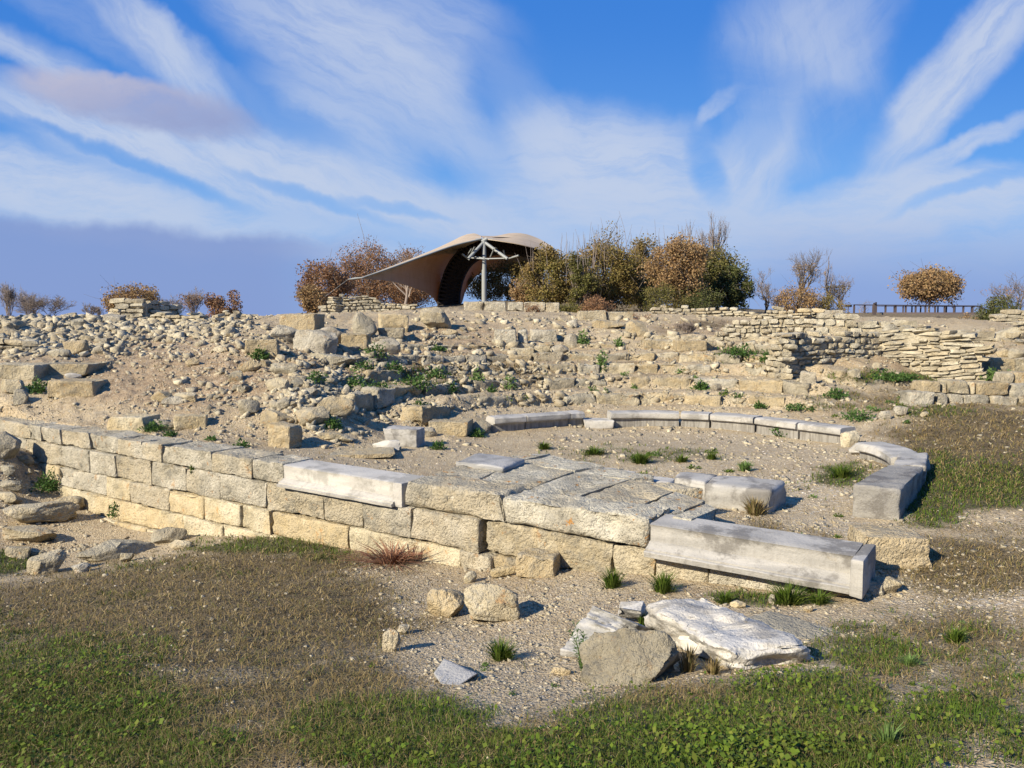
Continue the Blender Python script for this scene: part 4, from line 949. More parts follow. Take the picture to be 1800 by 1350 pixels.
# ------------------------------------------------------------------ dry stone walls
def drywall(pts, label, ch=.13, lw=(.18, .42), seed=0, mat='drywall', th=.45, wob=.03, name='stone_wall', slope_k=0, rag=.5, batter=.06):
    """pts: (px, py_top, py_foot, d)"""
    A = [atd(p[0], p[1], p[3]) for p in pts]; B = [atd(p[0], p[2], p[3]) for p in pts]
    xy = np.array([a[:2] for a in A]); zt_ = np.array([a[2] for a in A]); zb_ = np.array([b_[2] for b_ in B]) - .45
    d = np.r_[0, np.cumsum(np.linalg.norm(np.diff(xy, axis=0), axis=1))]; g = np.random.default_rng(seed); mb = MB()
    zlo = zb_.min(); zhi = zt_.max(); z = zlo; U, Qb = cubegrid(3, 2, 2); row = 0
    while z < zhi:
        h_ = ch * g.uniform(.6, 1.25); s = -g.uniform(0, .2)
        while s < d[-1]:
            l_ = g.uniform(lw[0] * .7, lw[1] * .85); sm = s + l_ / 2; s += l_
            if sm > d[-1]: break
            zz = z + slope_k * sm + wob * math.sin(sm * 2.1 + row * .3)
            top = np.interp(sm, d, zt_) + g.normal(0, ch * rag); bot = np.interp(sm, d, zb_)
            if zz + h_ * .6 > top or zz + h_ < bot: continue
            c = np.array([np.interp(sm, d, xy[:, 0]), np.interp(sm, d, xy[:, 1])]); k = min(np.searchsorted(d, sm, 'right'), len(d) - 1)
            t_ = xy[k] - xy[k - 1]; t_ /= np.linalg.norm(t_); n_ = np.array([-t_[1], t_[0]])
            if n_ @ c < 0: n_ = -n_                                    # away from the camera
            dm = np.array([l_ - .01, th * g.uniform(.8, 1.1), h_ - .008]); P = U * dm / 2
            rr_ = .3 * min(dm); q = np.clip(P, -(dm / 2 - rr_), dm / 2 - rr_); dv = P - q; ln = np.linalg.norm(dv, axis=1, keepdims=True)
            P = q + np.where(ln > 0, dv / np.maximum(ln, 1e-9) * rr_, 0)
            P = P * (1 + g.normal(0, .105, P.shape)); P[:, 2] += slope_k * P[:, 0]
            P = roteul(P, g.normal(0, .06), g.normal(0, .06), math.atan2(t_[1], t_[0]) + g.normal(0, .04))
            off_ = g.normal(0, .02) + batter * (zz - bot) + th / 2
            mb.add(P + np.array([c[0] + n_[0] * off_, c[1] + n_[1] * off_, zz + h_ / 2]), Qb)
        z += h_; row += 1
    # earth and rubble core, lower and thinner than the facing
    nn = len(pts) * 6; s_ = np.linspace(.05, d[-1] - .05, nn); cx = np.interp(s_, d, xy[:, 0]); cy = np.interp(s_, d, xy[:, 1]); tp = np.interp(s_, d, zt_) - ch * 1.1; bt = np.interp(s_, d, zb_)
    tx = np.gradient(cx); ty = np.gradient(cy); ll = np.hypot(tx, ty); nx_, ny_ = -ty / ll, tx / ll; sg = np.where(nx_ * cx + ny_ * cy < 0, -1, 1); nx_ *= sg; ny_ *= sg
    tp = np.maximum(tp, bt + .05); f0, f1 = .1, th * .9
    V = np.concatenate([np.c_[cx + nx_ * f0, cy + ny_ * f0, bt], np.c_[cx + nx_ * (f0 + .08), cy + ny_ * (f0 + .08), tp], np.c_[cx + nx_ * f1, cy + ny_ * f1, tp], np.c_[cx + nx_ * f1, cy + ny_ * f1, bt]])
    Qc = []
    for a_ in range(nn - 1):
        for b1, b2 in ((0, 1), (1, 2), (2, 3)): Qc.append([b1 * nn + a_, b1 * nn + a_ + 1, b2 * nn + a_ + 1, b2 * nn + a_])
    Qc += [[0, nn, 2 * nn, 3 * nn], [nn - 1, 4 * nn - 1, 3 * nn - 1, 2 * nn - 1]]
    mb.add(V, Qc)
    o = mb.build(name, M[mat], sharp=50); return tag(o, label, 'wall', None)
drywall([(562,537,552,32),(590,522,553,32),(600,519,552,32.2),(665,521,551,32.5),(672,531,550,32.5),(731,534,548,32.5)], 'pale dry stone wall stepping down to the right on the skyline left of the tent', .12, (.2,.5), 1, rag=.2)
drywall([(186,548,566,29),(200,533,566,28.6),(206,523,566,28.6),(256,524,566,28.8)], 'lit end of the ruined stone wall stub on the left skyline', .17, (.3,.7), 2, 'rubble', rag=.25)
drywall([(254,526,565,28.9),(262,529,565,29.4),(300,533,564,30.6),(322,536,563,31.6)], 'shaded dark flank of the ruined stone wall stub on the left skyline', .17, (.3,.7), 3, 'rubble', rag=.25)
drywall([(395,552,563,27.5),(402,546,564,27.5),(430,547,564,27.6),(447,553,565,27.7)], 'small low heap of wall stones on the left skyline before the gap', .13, (.25,.5), 4, 'rubble')
drywall([(-40,598,622,20.6),(40,600,621,20.6),(108,606,618,21)], 'low dark faced dry wall at the left edge under the rubble heap', .16, (.3,.6), 5, 'rubble')
drywall([(262,548,572,27.2),(330,553,574,26.5),(400,560,573,26)], 'low tumbled dry wall between the left wall stub and the bare slope', .15, (.25,.5), 6, 'rubble', rag=.7)
drywall([(1148,540,560,31),(1200,538,562,31),(1280,541,563,30.5),(1330,545,566,30)], 'long low dry stone wall under the autumn trees on the skyline', .13, (.2,.5), 7, rag=.6)
drywall([(1325,548,580,28.5),(1385,542,575,28.2),(1452,548,580,27.6)], 'upper dry stone wall piece between the autumn trees and the pale coursed stones', .13, (.2,.5), 8, rag=.5)
drywall([(1262,588,614,24.2),(1275,572,618,24.2),(1330,562,624,24.0),(1385,556,624,23.8),(1440,560,616,23.6)], 'coursed dry stone wall facing the grassy hollow, left of the projecting corner', .14, (.2,.5), 9, slope_k=-.01)
drywall([(1338,640,684,20.4),(1350,606,690,20.0),(1365,590,696,19.6),(1392,584,694,19.5)], 'projecting corner of dry stone wall with a broken stepped end', .14, (.22,.5), 10, rag=.9)
drywall([(1390,586,688,19.7),(1430,588,682,20.2),(1480,582,672,20.7),(1530,582,662,21.1),(1566,580,656,21.4)], 'pale dry stone wall running right from the projecting corner', .14, (.2,.5), 11, rag=.5)
drywall([(1556,582,658,21.3),(1590,574,656,21.2),(1630,573,654,20.8),(1670,580,652,20.3),(1704,592,650,20.0),(1730,608,646,19.8)], 'curved dry stone wall with long sloping thin courses on the right', .115, (.3,.75), 12, slope_k=.1, rag=.4)
# coursed bigger stones on the skyline right of the trees
drywall([(1440,552,592,24.6),(1500,553,592,24.4),(1560,560,592,24.2),(1610,568,590,24)], 'wall of larger pale squared stones above the dry stone walls, under the railing', .24, (.4,1.0), 13, 'drywall', rag=.3, batter=.1)
drywall([(1690,586,610,24),(1745,580,612,24),(1800,562,612,24),(1850,552,610,24)], 'tumbled pale rubble wall climbing to the right edge', .17, (.3,.8), 14, 'rubble', rag=1)
drywall([(1760,556,585,29),(1800,547,582,29),(1850,545,580,29)], 'rubble wall top on the skyline at the right edge behind the evergreen bush', .2, (.3,.7), 15, 'rubble', rag=.6)
# ashlar block wall at right
awo = atd(1700, 708, 17.2)
aw = empty('ashlar_wall', awo, 'two course wall of big square limestone blocks above the dry grass on the right', 'wall')
def ablock(x0, y0, x1, y1, d, mat, sd, th=.55):
    a = atd(x0, y1, d); b_ = atd(x1, y0, d); L_ = abs(b_[0] - a[0]) - .02; H_ = b_[2] - a[2] - .01
    P, Q = rblock(L_, th, H_, .06, .04, .02, sd, taper=.04); MB().add(P + np.array([(a[0] + b_[0]) / 2, d + th / 2, (a[2] + b_[2]) / 2]), Q).build('block', M[mat], aw, sharp=60)
for k, (x0, y0, x1, y1, d, m_) in enumerate([(1599,689,1646,716,16.95,'ashlar'),(1647,691,1669,716,17.05,'ashlar'),(1670,693,1694,716,17.1,'ashlar'),(1695,694,1742,716,17.1,'ashlar'),(1743,696,1792,718,17.1,'ashlar'),(1793,697,1850,718,17.1,'ashlar'),
        (1621,670,1656,690.5,17.2,'lime'),(1657,672,1665,691,17.25,'lime'),(1666,669,1706,693,17.2,'lime'),(1707,671,1717,694,17.25,'lime'),(1718,672,1779,696,17.2,'lime'),(1780,675,1850,698,17.2,'ashlar'),
        (1770,654,1785,673,17.6,'ashlar'),(1786,654,1850,675,17.6,'lime')]): ablock(x0, y0, x1, y1, d, m_, 400 + k)
# parapet blocks below the tent
pw = empty('block_wall', atd(900, 548, 34), 'line of pale cut blocks on the skyline at the foot of the tent', 'wall')
for k, (x0, y0, x1, y1) in enumerate([(815,530,850,547),(851,530,890,546),(892,531,920,545),(921,531,958,547),(959,532,984,548),(958,547,976,562),(1455,545,1484,556)]):
    par = pw
    a = atd(x0, y1 + 1, 34); b_ = atd(x1, y0, 34); P, Q = rblock(b_[0] - a[0] - .02, .6, b_[2] - a[2], .08, .04, .03, 430 + k)
    P = P + np.array([(a[0] + b_[0]) / 2, 34.3, (a[2] + b_[2]) / 2])
    if k == 6: tag(MB().add(P, Q).build('stone_block', M['white'], sharp=60), 'pale flat block on top of the wall just left of the railing', 'stone block')
    else: MB().add(P, Q).build('block', M['ashlar'], pw, sharp=60)
for k, (x0, y0, x1, y1, lb) in enumerate([(1404,542,1428,549,'bright orange yellow flat stone on the wall top, left of two'),(1429,542,1452,549,'bright orange yellow flat stone on the wall top, right of two'),
        (1552,570,1584,586,'overhanging rounded slab on top of the dry wall, left one'),(1584,571,1607,586,'overhanging rounded slab on top of the dry wall, right one'),(1686,583,1716,598,'upright brown stone on top of the curved dry wall')]):
    place(x0, y0, x1, y1, 'r', 'yellow' if k < 2 else 'grey', lb, base=atd((x0 + x1) / 2, y1, 27.5 if k < 2 else 22.3))

# ------------------------------------------------------------------ scattered rubble: individual stones, then small stuff
protos = []
for k in range(9):
    P, Q = rock((1, .8 + .15 * (k % 3), .55 + .12 * (k % 4)), 900 + k, 9, 3.5 + 1.2 * (k % 5), .2, 9, fine=.06); P[:, 2] += .06
    me = mk_mesh('rubble_stone', P, Q, True, 28); protos.append(me)
smats = [M['lime'], M['grey'], M['white'], M['lime']]
pm = []
for me in protos:
    for m_ in smats[:3]:
        c = me.copy(); c.materials.append(m_); pm.append(c)
regions = [  # px, py, rx, ry, count, size px (min,max), label, group
 (90, 577, 120, 30, 80, (12, 34), 'grey weathered stone in the rubble heap on the far left skyline', 'stones of the left rubble heap'),
 (300, 578, 120, 18, 44, (8, 20), 'pale stone in the low rubble band right of the ruined wall stub', 'stones of the low rubble band'),
 (455, 680, 90, 50, 40, (8, 28), 'loose buff stone on the bare left slope', 'loose stones on the left slope'),
 (600, 670, 100, 60, 46, (8, 28), 'rough stone among green weeds on the central bank', 'loose stones among the weeds'),
 (900, 640, 200, 50, 34, (5, 13), 'small broken stone on the worn seat bank', 'loose stones on the seat bank'),
 (970, 575, 160, 14, 26, (6, 15), 'small pale stone on the top terrace under the bushes', 'loose stones on the top terrace'),
 (1560, 700, 150, 35, 24, (6, 15), 'small pale stone on the weedy right slope', 'loose stones on the right slope'),
 (1730, 600, 90, 20, 30, (9, 22), 'pale stone in the tumble at the upper right', 'stones of the upper right tumble'),
 (60, 800, 60, 60, 10, (8, 20), 'stone in the shaded pile left of the podium wall', 'stones of the shaded pile'),
 (190, 960, 130, 20, 10, (5, 12), 'small stone in the trench below the podium wall', 'small stones in the trench')]
for rx_, ry_, sx_, sy_, cnt, szr, lb, gp in regions:
    px_ = rx_ + sx_ * rng.uniform(-1, 1, cnt); py_ = ry_ + sy_ * rng.uniform(-1, 1, cnt)
    H_ = cast(px_, py_)
    for q in range(cnt):
        if np.isnan(H_[q, 0]) or H_[q, 1] > 40: continue
        if any(u0 - 2 < px_[q] < u2 + 2 and v0 - 2 < py_[q] < v2 + 1 for u0, v0, u2, v2 in used): continue
        sz = (szr[0] + (szr[1] - szr[0]) * rng.random() ** 1.7) * H_[q, 1] / F
        me = pm[rng.integers(len(pm))]
        o = bpy.data.objects.new('rubble_stone', me); col.objects.link(o)
        o.location = H_[q] + np.array([0, 0, -.02 * sz]); o.scale = (sz * rng.uniform(.8, 1.3), sz * rng.uniform(.7, 1.2), sz * rng.uniform(.6, 1.1))
        o.rotation_euler = (rng.normal(0, .15), rng.normal(0, .15), rng.uniform(0, 6.28)); 
        nx = min(NEAR, key=lambda t_: abs(t_[0] - px_[q]) + 1.6 * abs(t_[1] - py_[q])); sh = nx[2].split(',')[0]
        for cut in (' with ', ' in ', ' on ', ' at ', ' below', ' left', ' right', ' under ', ' behind', ' beside', ' from ', ' half', ' against', ' between', ' among', ' above', ' standing', ' lying', ' near', ' tucked', ' casting', ' poking', ' directly', ' low '): sh = sh.split(cut)[0]
        ddx, ddy = px_[q] - nx[0], py_[q] - nx[1]; rel = ('right of' if ddx > 0 else 'left of') if abs(ddx) > 1.4 * abs(ddy) else ('in front of' if ddy > 0 else 'behind')
        far_ = 'well ' if abs(ddx) + abs(ddy) > 60 else ''; sh = ' '.join(sh.split()[:7])
        tone = {'limestone': 'buff', 'grey limestone': 'grey', 'white weathered stone': 'pale'}[me.materials[0].name]; big = 'large' if sz * F / H_[q, 1] > .6 * szr[1] else 'small'
        tag(o, f"{big} {tone} stone {far_}{rel} the {sh}", 'stone', gp)
# small stones
def tiny(npts):
    U, Q = cubegrid(1, 1, 1); return U, Q
OCT = np.array([[1,0,0],[-1,0,0],[0,1,0],[0,-1,0],[0,0,1],[0,0,-1]], float)
OF = np.array([[0,2,4],[2,1,4],[1,3,4],[3,0,4],[2,0,5],[1,2,5],[3,1,5],[0,3,5]])
CU, CQ = cubegrid(1, 1, 1); CT = CQ
def scatter_px(n, box_, g):
    px = g.uniform(box_[0], box_[2], n); py = g.uniform(box_[1], box_[3], n); P = cast(px, py)
    ok = ~np.isnan(P[:, 0]); return px[ok], py[ok], P[ok]
RU, RQ = cubegrid(2, 2, 2); RU = RU / (np.abs(RU) ** 7).sum(1, keepdims=True) ** (1 / 7)
def rubble(P, size, name, mat, label, g, fineq=False):
    n = len(P); U_, CT = (RU, RQ) if fineq else (CU, CQ); nv = len(U_)
    V = np.repeat(U_[None], n, 0) * (1 + g.uniform(-.3, .3, (n, nv, 3)) * (1.0 if fineq else 1.15))
    V = V * (size[:, None] * g.uniform(.5, 1.1, (n, 3)) * np.array([1, 1, .7]))[:, None] / 2
    a = g.uniform(0, 6.28, n); c, s = np.cos(a)[:, None], np.sin(a)[:, None]; X = V[..., 0] * c - V[..., 1] * s; Y = V[..., 0] * s + V[..., 1] * c
    tl = g.normal(0, .35, n)[:, None]; Zz = V[..., 2] + X * tl
    V = np.stack([X, Y, Zz], -1) + P[:, None] + np.array([0, 0, .0])
    Fq = (CT[None] + (np.arange(n) * nv)[:, None, None]).reshape(-1, 4)
    me = mk_mesh(name, V.reshape(-1, 3), Fq, False); me.materials.append(mat); o = bpy.data.objects.new(name, me); col.objects.link(o)
    return tag(o, label, 'gravel', kind='stuff')
g = np.random.default_rng(99)
px, py, P = scatter_px(105000, (-160, 548, 2050, 1340), g)
cg, cd, cw = cover(P)
stony = .25 + .75 * np.clip(cw, 0, 1) + .5 * mask([(300,640,240,70,.55),(560,680,180,80,.9),(760,650,220,70,.7),(1000,640,320,60,.8),(60,580,140,50,1),(1600,700,160,50,.5),(960,1120,160,120,.8),(150,960,160,40,.7)], px, py)
keep = g.random(len(P)) < stony * (.4 + 1.2 * sst(fbm2(P[:, 0] * 1.3, P[:, 1] * 1.3, 4, 113, .6), -.15, .25)) * (1 - .85 * cg) * (1 - .8 * cd); keep &= P[:, 1] < 45
P = P[keep]; d_ = P[:, 1]; szp = 1.8 + 8 * g.random(len(P)) ** 5
rubble(P, np.clip(szp * d_ / F, .008, .3), 'rubble', M['rubble'], 'small broken stones and gravel strewn over the bare ground', g)
px, py, P = scatter_px(16000, (-60, 552, 1500, 790), g); cg, cd, cw = cover(P); rr0 = np.hypot(P[:, 0] - CC[0], P[:, 1] - CC[1])
m0 = (.45 + 1.2 * sst(fbm2(P[:, 0], P[:, 1], 4, 117, .6), -.15, .25)) * mask([(60,580,160,40,1.2),(330,583,140,16,.7),(420,700,110,40,.3),(570,690,110,70,.7),(830,660,160,60,.4),(1100,650,200,60,.08),(1000,570,220,20,.5),(1560,700,120,40,.35),(1450,610,300,20,.4),(1760,600,80,24,.8)], px, py)
keep = (g.random(len(P)) < m0 * (1 - .8 * cg)) & (rr0 > 5.0) & (P[:, 1] < 38); P = P[keep]; d_ = P[:, 1]; szp = 4 + 16 * g.random(len(P)) ** 3
rubble(P, np.clip(szp * d_ / F, .03, .4), 'rubble', M['rubble'], 'fist to head sized broken stones covering the seating bank and slopes', g, True)
m_peb = island_mat('white pebbles', [(.42,.36,.27),(.52,.46,.36),(.34,.27,.18),(.6,.56,.48)], .85)
px, py, P = scatter_px(42000, (-40, 740, 1860, 1345), g); cg, cd, cw = cover(P)
keep = g.random(len(P)) < (.08 + cw * 1.1) * (.35 + 1.3 * sst(fbm2(P[:, 0] * 1.7, P[:, 1] * 1.7, 4, 111, .6), -.15, .25)) * (1 - .7 * cg) * (1 - .6 * cd); P = P[keep]
rubble(P, np.clip((1.2 + 2.6 * g.random(len(P)) ** 3) * P[:, 1] / F, .006, .06), 'pebbles', m_peb, 'white pebbles and marble chips sprinkled on the soil', g)

px, py, P = scatter_px(2600, (-80, 540, 450, 628), g); m0 = mask([(60,578,190,40,1.1),(330,578,130,20,.8)], px, py); keep = (g.random(len(P)) < m0) & (P[:, 1] < 38) & (P[:, 1] > 17); P = P[keep]
rubble(P, (7 + 15 * g.random(len(P)) ** 1.6) * P[:, 1] / F, 'rubble', M['rubble'], 'heaped broken stones along the left ridge', g, True)
px, py, P = scatter_px(2400, (430, 590, 900, 730), g); m0 = mask([(560,700,90,50,1),(640,640,140,40,.6),(820,640,140,40,.35)], px, py) * (.2 + 1.4 * sst(fbm2(P[:, 0] * .8, P[:, 1] * .8, 3, 131), -.1, .2)); keep = (g.random(len(P)) < m0 * .6) & (P[:, 1] < 30); P = P[keep]
rubble(P, (8 + 15 * g.random(len(P)) ** 2) * P[:, 1] / F, 'rubble', M['rubble'], 'angular broken blocks half buried in the bank', g, True)
# ------------------------------------------------------------------ grass
def blades(P, h, wdt, lean, name, mat, label, g, kind='stuff', cat='grass'):
    n = len(P); a = g.uniform(0, 6.28, n); d1 = np.stack([np.cos(a), np.sin(a), 0 * a], -1); b = g.uniform(0, 6.28, n); ld = np.stack([np.cos(b), np.sin(b), 0 * b], -1)
    hh = (h * g.uniform(.5, 1.3, n))[:, None]; ww = (wdt * g.uniform(.7, 1.3, n))[:, None]; le = (np.abs(g.normal(0, 1, n)) * lean)[:, None]
    P = P - np.array([0, 0, .008]); m1 = P + ld * le * hh * .45 + np.array([0, 0, 1.]) * hh * .6
    top = P + ld * le * hh * 1.15 + np.array([0, 0, 1.]) * hh * np.clip(1 - .25 * le, .2, 1)
    V = np.stack([P - d1 * ww / 2, P + d1 * ww / 2, m1 + d1 * ww * .35, m1 - d1 * ww * .35, top], 1).reshape(-1, 3)
    k = np.arange(n)[:, None] * 5; Q = k + np.array([[0, 1, 2, 3]]); T = k + np.array([[3, 2, 4]])
    me = mk_mesh(name, V, [Q, T], False); me.materials.append(mat); o = bpy.data.objects.new(name, me); col.objects.link(o)
    return tag(o, label, cat, kind=kind)
px, py, P = scatter_px(370000, (-200, 560, 2080, 1440), g); cg, cd, cw = cover(P)
fine = .5 + .5 * fbm2(P[:, 0] * 6, P[:, 1] * 6, 2, 77)
keep = g.random(len(P)) < cg * (.35 + .9 * fine); Pg = P[keep]; dg = Pg[:, 1]
blades(Pg, np.clip(.04 + .002 * dg, .03, .12) * (.6 + .9 * (.5 + .5 * fbm2(Pg[:, 0] * 3, Pg[:, 1] * 3, 3, 97))), np.clip(dg * .0011, .004, .03), .7, 'grass', M['grass'], 'short green grass growing in patches over the soil', g)
keep = g.random(len(P)) < np.clip(.02 + cd * .9 * (.3 + 1.0 * fine) + .25 * cg, 0, 1) * (P[:, 1] < 34); Pd = P[keep]; dd_ = Pd[:, 1]
blades(Pd, np.clip(.03 + .003 * dd_, .03, .1), np.clip(dd_ * .0010, .0035, .025), 1.7 , 'dry_grass', M['drygrass'], 'brown matted dry grass over the slopes', g)
# broad leaved ground cover in front
px, py, P = scatter_px(90000, (-60, 1020, 1860, 1440), g); cg, cd, cw = cover(P)
bl = mask([(1260,1300,360,120,1),(1380,1210,150,60,1),(80,1200,230,150,.7),(150,1100,140,50,.5),(1750,1280,120,90,.4),(600,1330,300,40,.4)], px, py)
keep = g.random(len(P)) < cg * bl * (.32 + 1.2 * fbm2(P[:, 0] * 4, P[:, 1] * 4, 3, 95)); P = P[keep]; n = len(P)
a = g.uniform(0, 6.28, n); tl = g.normal(0, .5, (n, 2)); sz = g.uniform(.005, .014, n) * (.6 + .7 * (.5 + .5 * fbm2(P[:, 0] * 3, P[:, 1] * 3, 2, 93))); c, s = np.cos(a), np.sin(a)
cl_ = .5 + .5 * fbm2(P[:, 0] * 5, P[:, 1] * 5, 3, 91) * 1.6; up_ = g.uniform(.004, .03, n) + .045 * np.clip(cl_, 0, 1)
base_q = np.array([[-1, 0], [0, -.8], [1.1, 0], [0, .8]])
V = np.zeros((n, 4, 3))
for k_ in range(4):
    x_ = (base_q[k_, 0] * c - base_q[k_, 1] * s) * sz; y_ = (base_q[k_, 0] * s + base_q[k_, 1] * c) * sz
    V[:, k_] = np.stack([x_, y_, x_ * tl[:, 0] + y_ * tl[:, 1]], -1) + P + np.stack([0 * up_, 0 * up_, up_], -1)
me = mk_mesh('ground_cover', V.reshape(-1, 3), (np.arange(n)[:, None] * 4 + np.arange(4)[None]), False); me.materials.append(M['clover'])
o = bpy.data.objects.new('ground_cover', me); col.objects.link(o); tag(o, 'low bright green clover like leaves in the foreground', 'ground cover', kind='stuff')

# ------------------------------------------------------------------ weeds, tufts and shrubs as single plants
def tuft(px, py, wpx, hpx, mat, label, n=260, seed=0, name='grass_tuft', cat='grass tuft', droop=.9, wid=None, d=None, group=None):
    b = C1(px, py) if d is None else atd(px, py, d)
    if np.isnan(b[0]): return
    g = np.random.default_rng(seed + int(px)); dist = b[1]; Wm = wpx * dist / F; Hm = hpx * dist / F; mb = MB()
    a = g.uniform(0, 6.28, n); r_ = g.random(n) ** .8 * Wm * .36 * (.55 + .45 * np.sin(a * 2 + seed) * np.sin(a * 3 + px)); base_ = np.stack([r_ * np.cos(a), r_ * np.sin(a) * .8, 0 * a], -1) + b
    base_[:, 2] = height(base_[:, 0], base_[:, 1]) if d is None else b[2]
    out_ = np.stack([np.cos(a), np.sin(a), 0 * a], -1); hh = Hm * g.uniform(.25, 1.15, n) ** 1.2 * (1 - .35 * (r_ / (Wm * .32))); sp = Wm * .3 * g.uniform(.1, 1.5, n) * droop
    d1 = np.stack([-np.sin(a + g.normal(0, .6, n)), np.cos(a), 0 * a], -1); wd = wid or max(dist * .0012, .005)
    z1 = np.array([0, 0, 1.]); m1 = base_ + out_ * (sp * .35)[:, None] + z1 * (hh * .62)[:, None]; tp = base_ + out_ * sp[:, None] + z1 * hh[:, None]
    V = np.stack([base_ - d1 * wd / 2, base_ + d1 * wd / 2, m1 + d1 * wd * .45, m1 - d1 * wd * .45, tp], 1).reshape(-1, 3); k = np.arange(n)[:, None] * 5
    me = mk_mesh(name, V - b, [k + np.array([[0, 1, 2, 3]]), k + np.array([[3, 2, 4]])], False); me.materials.append(M[mat])
    o = bpy.data.objects.new(name, me); col.objects.link(o); o.location = b; return tag(o, label, cat, group)
def weed(px, py, wpx, hpx, mat, label, n=420, seed=0, name='weed', cat='weed', d=None, leaf=1.0, group=None):
    """leafy low plant: leaf quads through a dome on short stems"""
    b = C1(px, py) if d is None else atd(px, py, d)
    if np.isnan(b[0]): return
    g = np.random.default_rng(seed + int(px * 3)); dist = b[1]; Wm = wpx * dist / F; Hm = hpx * dist / F
    D = g.normal(size=(n, 3)); D /= np.linalg.norm(D, axis=1, keepdims=True); D[:, 2] = np.abs(D[:, 2]); rr_ = g.random(n) ** .4
    lump = .75 + .5 * fbm(D * 2.2 + seed, 2, seed); c = b + D * rr_[:, None] * lump[:, None] * np.array([Wm / 2, Wm * .4, Hm]); sz = leaf * np.clip(dist * .0026, .009, .09) * g.uniform(.6, 1.4, n)
    A = g.normal(size=(n, 3)); A /= np.linalg.norm(A, axis=1, keepdims=True); A = A + D * .4; B = np.cross(A, g.normal(size=(n, 3))); B /= np.maximum(np.linalg.norm(B, axis=1, keepdims=True), 1e-6)
    V = np.stack([c - A * sz[:, None] * .2, c + A * sz[:, None] * .5 + B * sz[:, None] * .35, c + A * sz[:, None] * 1.2, c + A * sz[:, None] * .5 - B * sz[:, None] * .35], 1).reshape(-1, 3)
    mb = MB().add(V, np.arange(n)[:, None] * 4 + np.arange(4)[None])
    for q in range(0, n, max(1, n // 14)): mb.add(*tube(np.array([b + (c[q] - b) * np.array([.2, .2, 0]), (b + c[q]) / 2 + [0, 0, .1 * Hm], c[q]]), [sz[q] * .12, sz[q] * .1, sz[q] * .05], 3))
    o = mb.build(name, M[mat], loc=b, smooth=False); return tag(o, label, cat, group)
tufts = [(880,1160,72,40,'grass','green grass tuft on the gravel right of the marble shard',420),(1078,1032,56,34,'grass','green tuft at the podium foot, left of two before the moulded slab',360),(1166,1040,62,36,'grass','green tuft at the podium foot, right of two before the moulded slab',360),
 (1275,1060,50,22,'grass','green tuft behind the big white marble block',260),(1385,1062,90,40,'grass','long spreading green grass under the right half of the moulded slab',420),(1440,1060,70,24,'grass','long grass blades at the right foot of the moulded slab',240),
 (955,790,36,14,'grass','small green tuft on the orchestra floor near the dark bench',200),(1045,798,60,13,'grass','low green patch in the middle of the orchestra floor',220),(1125,815,50,22,'grass','dark green clump on the orchestra floor before the far benches',260),(1198,812,34,14,'grass','green tuft right of the dark clump on the orchestra floor',180),(1252,808,28,14,'grass','green tuft beside white gravel on the orchestra floor',160),
 (1325,905,56,34,'drygrass','yellow dry tuft at the foot of the big square grey block',320),(1310,828,34,18,'weedlight','pale green tuft behind the big square grey block',200),(340,832,26,18,'grass','small tuft growing from the podium wall top joint',150),
 (1480,838,60,22,'grass','green grass clump inside the right bench arm',320),(1560,905,60,20,'grass','green tufts at the foot of the dark speckled bench end',240),(1520,880,40,26,'grass','green tuft left of the speckled bench end',220),(1130,1110,30,40,'grass','green tuft growing between the tilted slab and the big white block',200),
 (960,1000,40,24,'drygrass','dry tuft in the shade of the projecting slab',160),(1210,1180,50,50,'drygrass','dry straw tuft between the round boulder and the white marble block',260),(1255,1185,50,34,'drygrass','dry straw at the shaded foot of the white marble block',200),
 (690,990,110,36,'redgrass','reddish brown dry stalks sprawling at the podium foot',420),(1560,1310,70,50,'weedlight','broad leaved pale green rosette in the right foreground',90),(1680,1130,60,30,'grass','green tuft on the right soil',240),(1600,1170,60,22,'weedlight','pale green tuft right of the white marble block',160)]
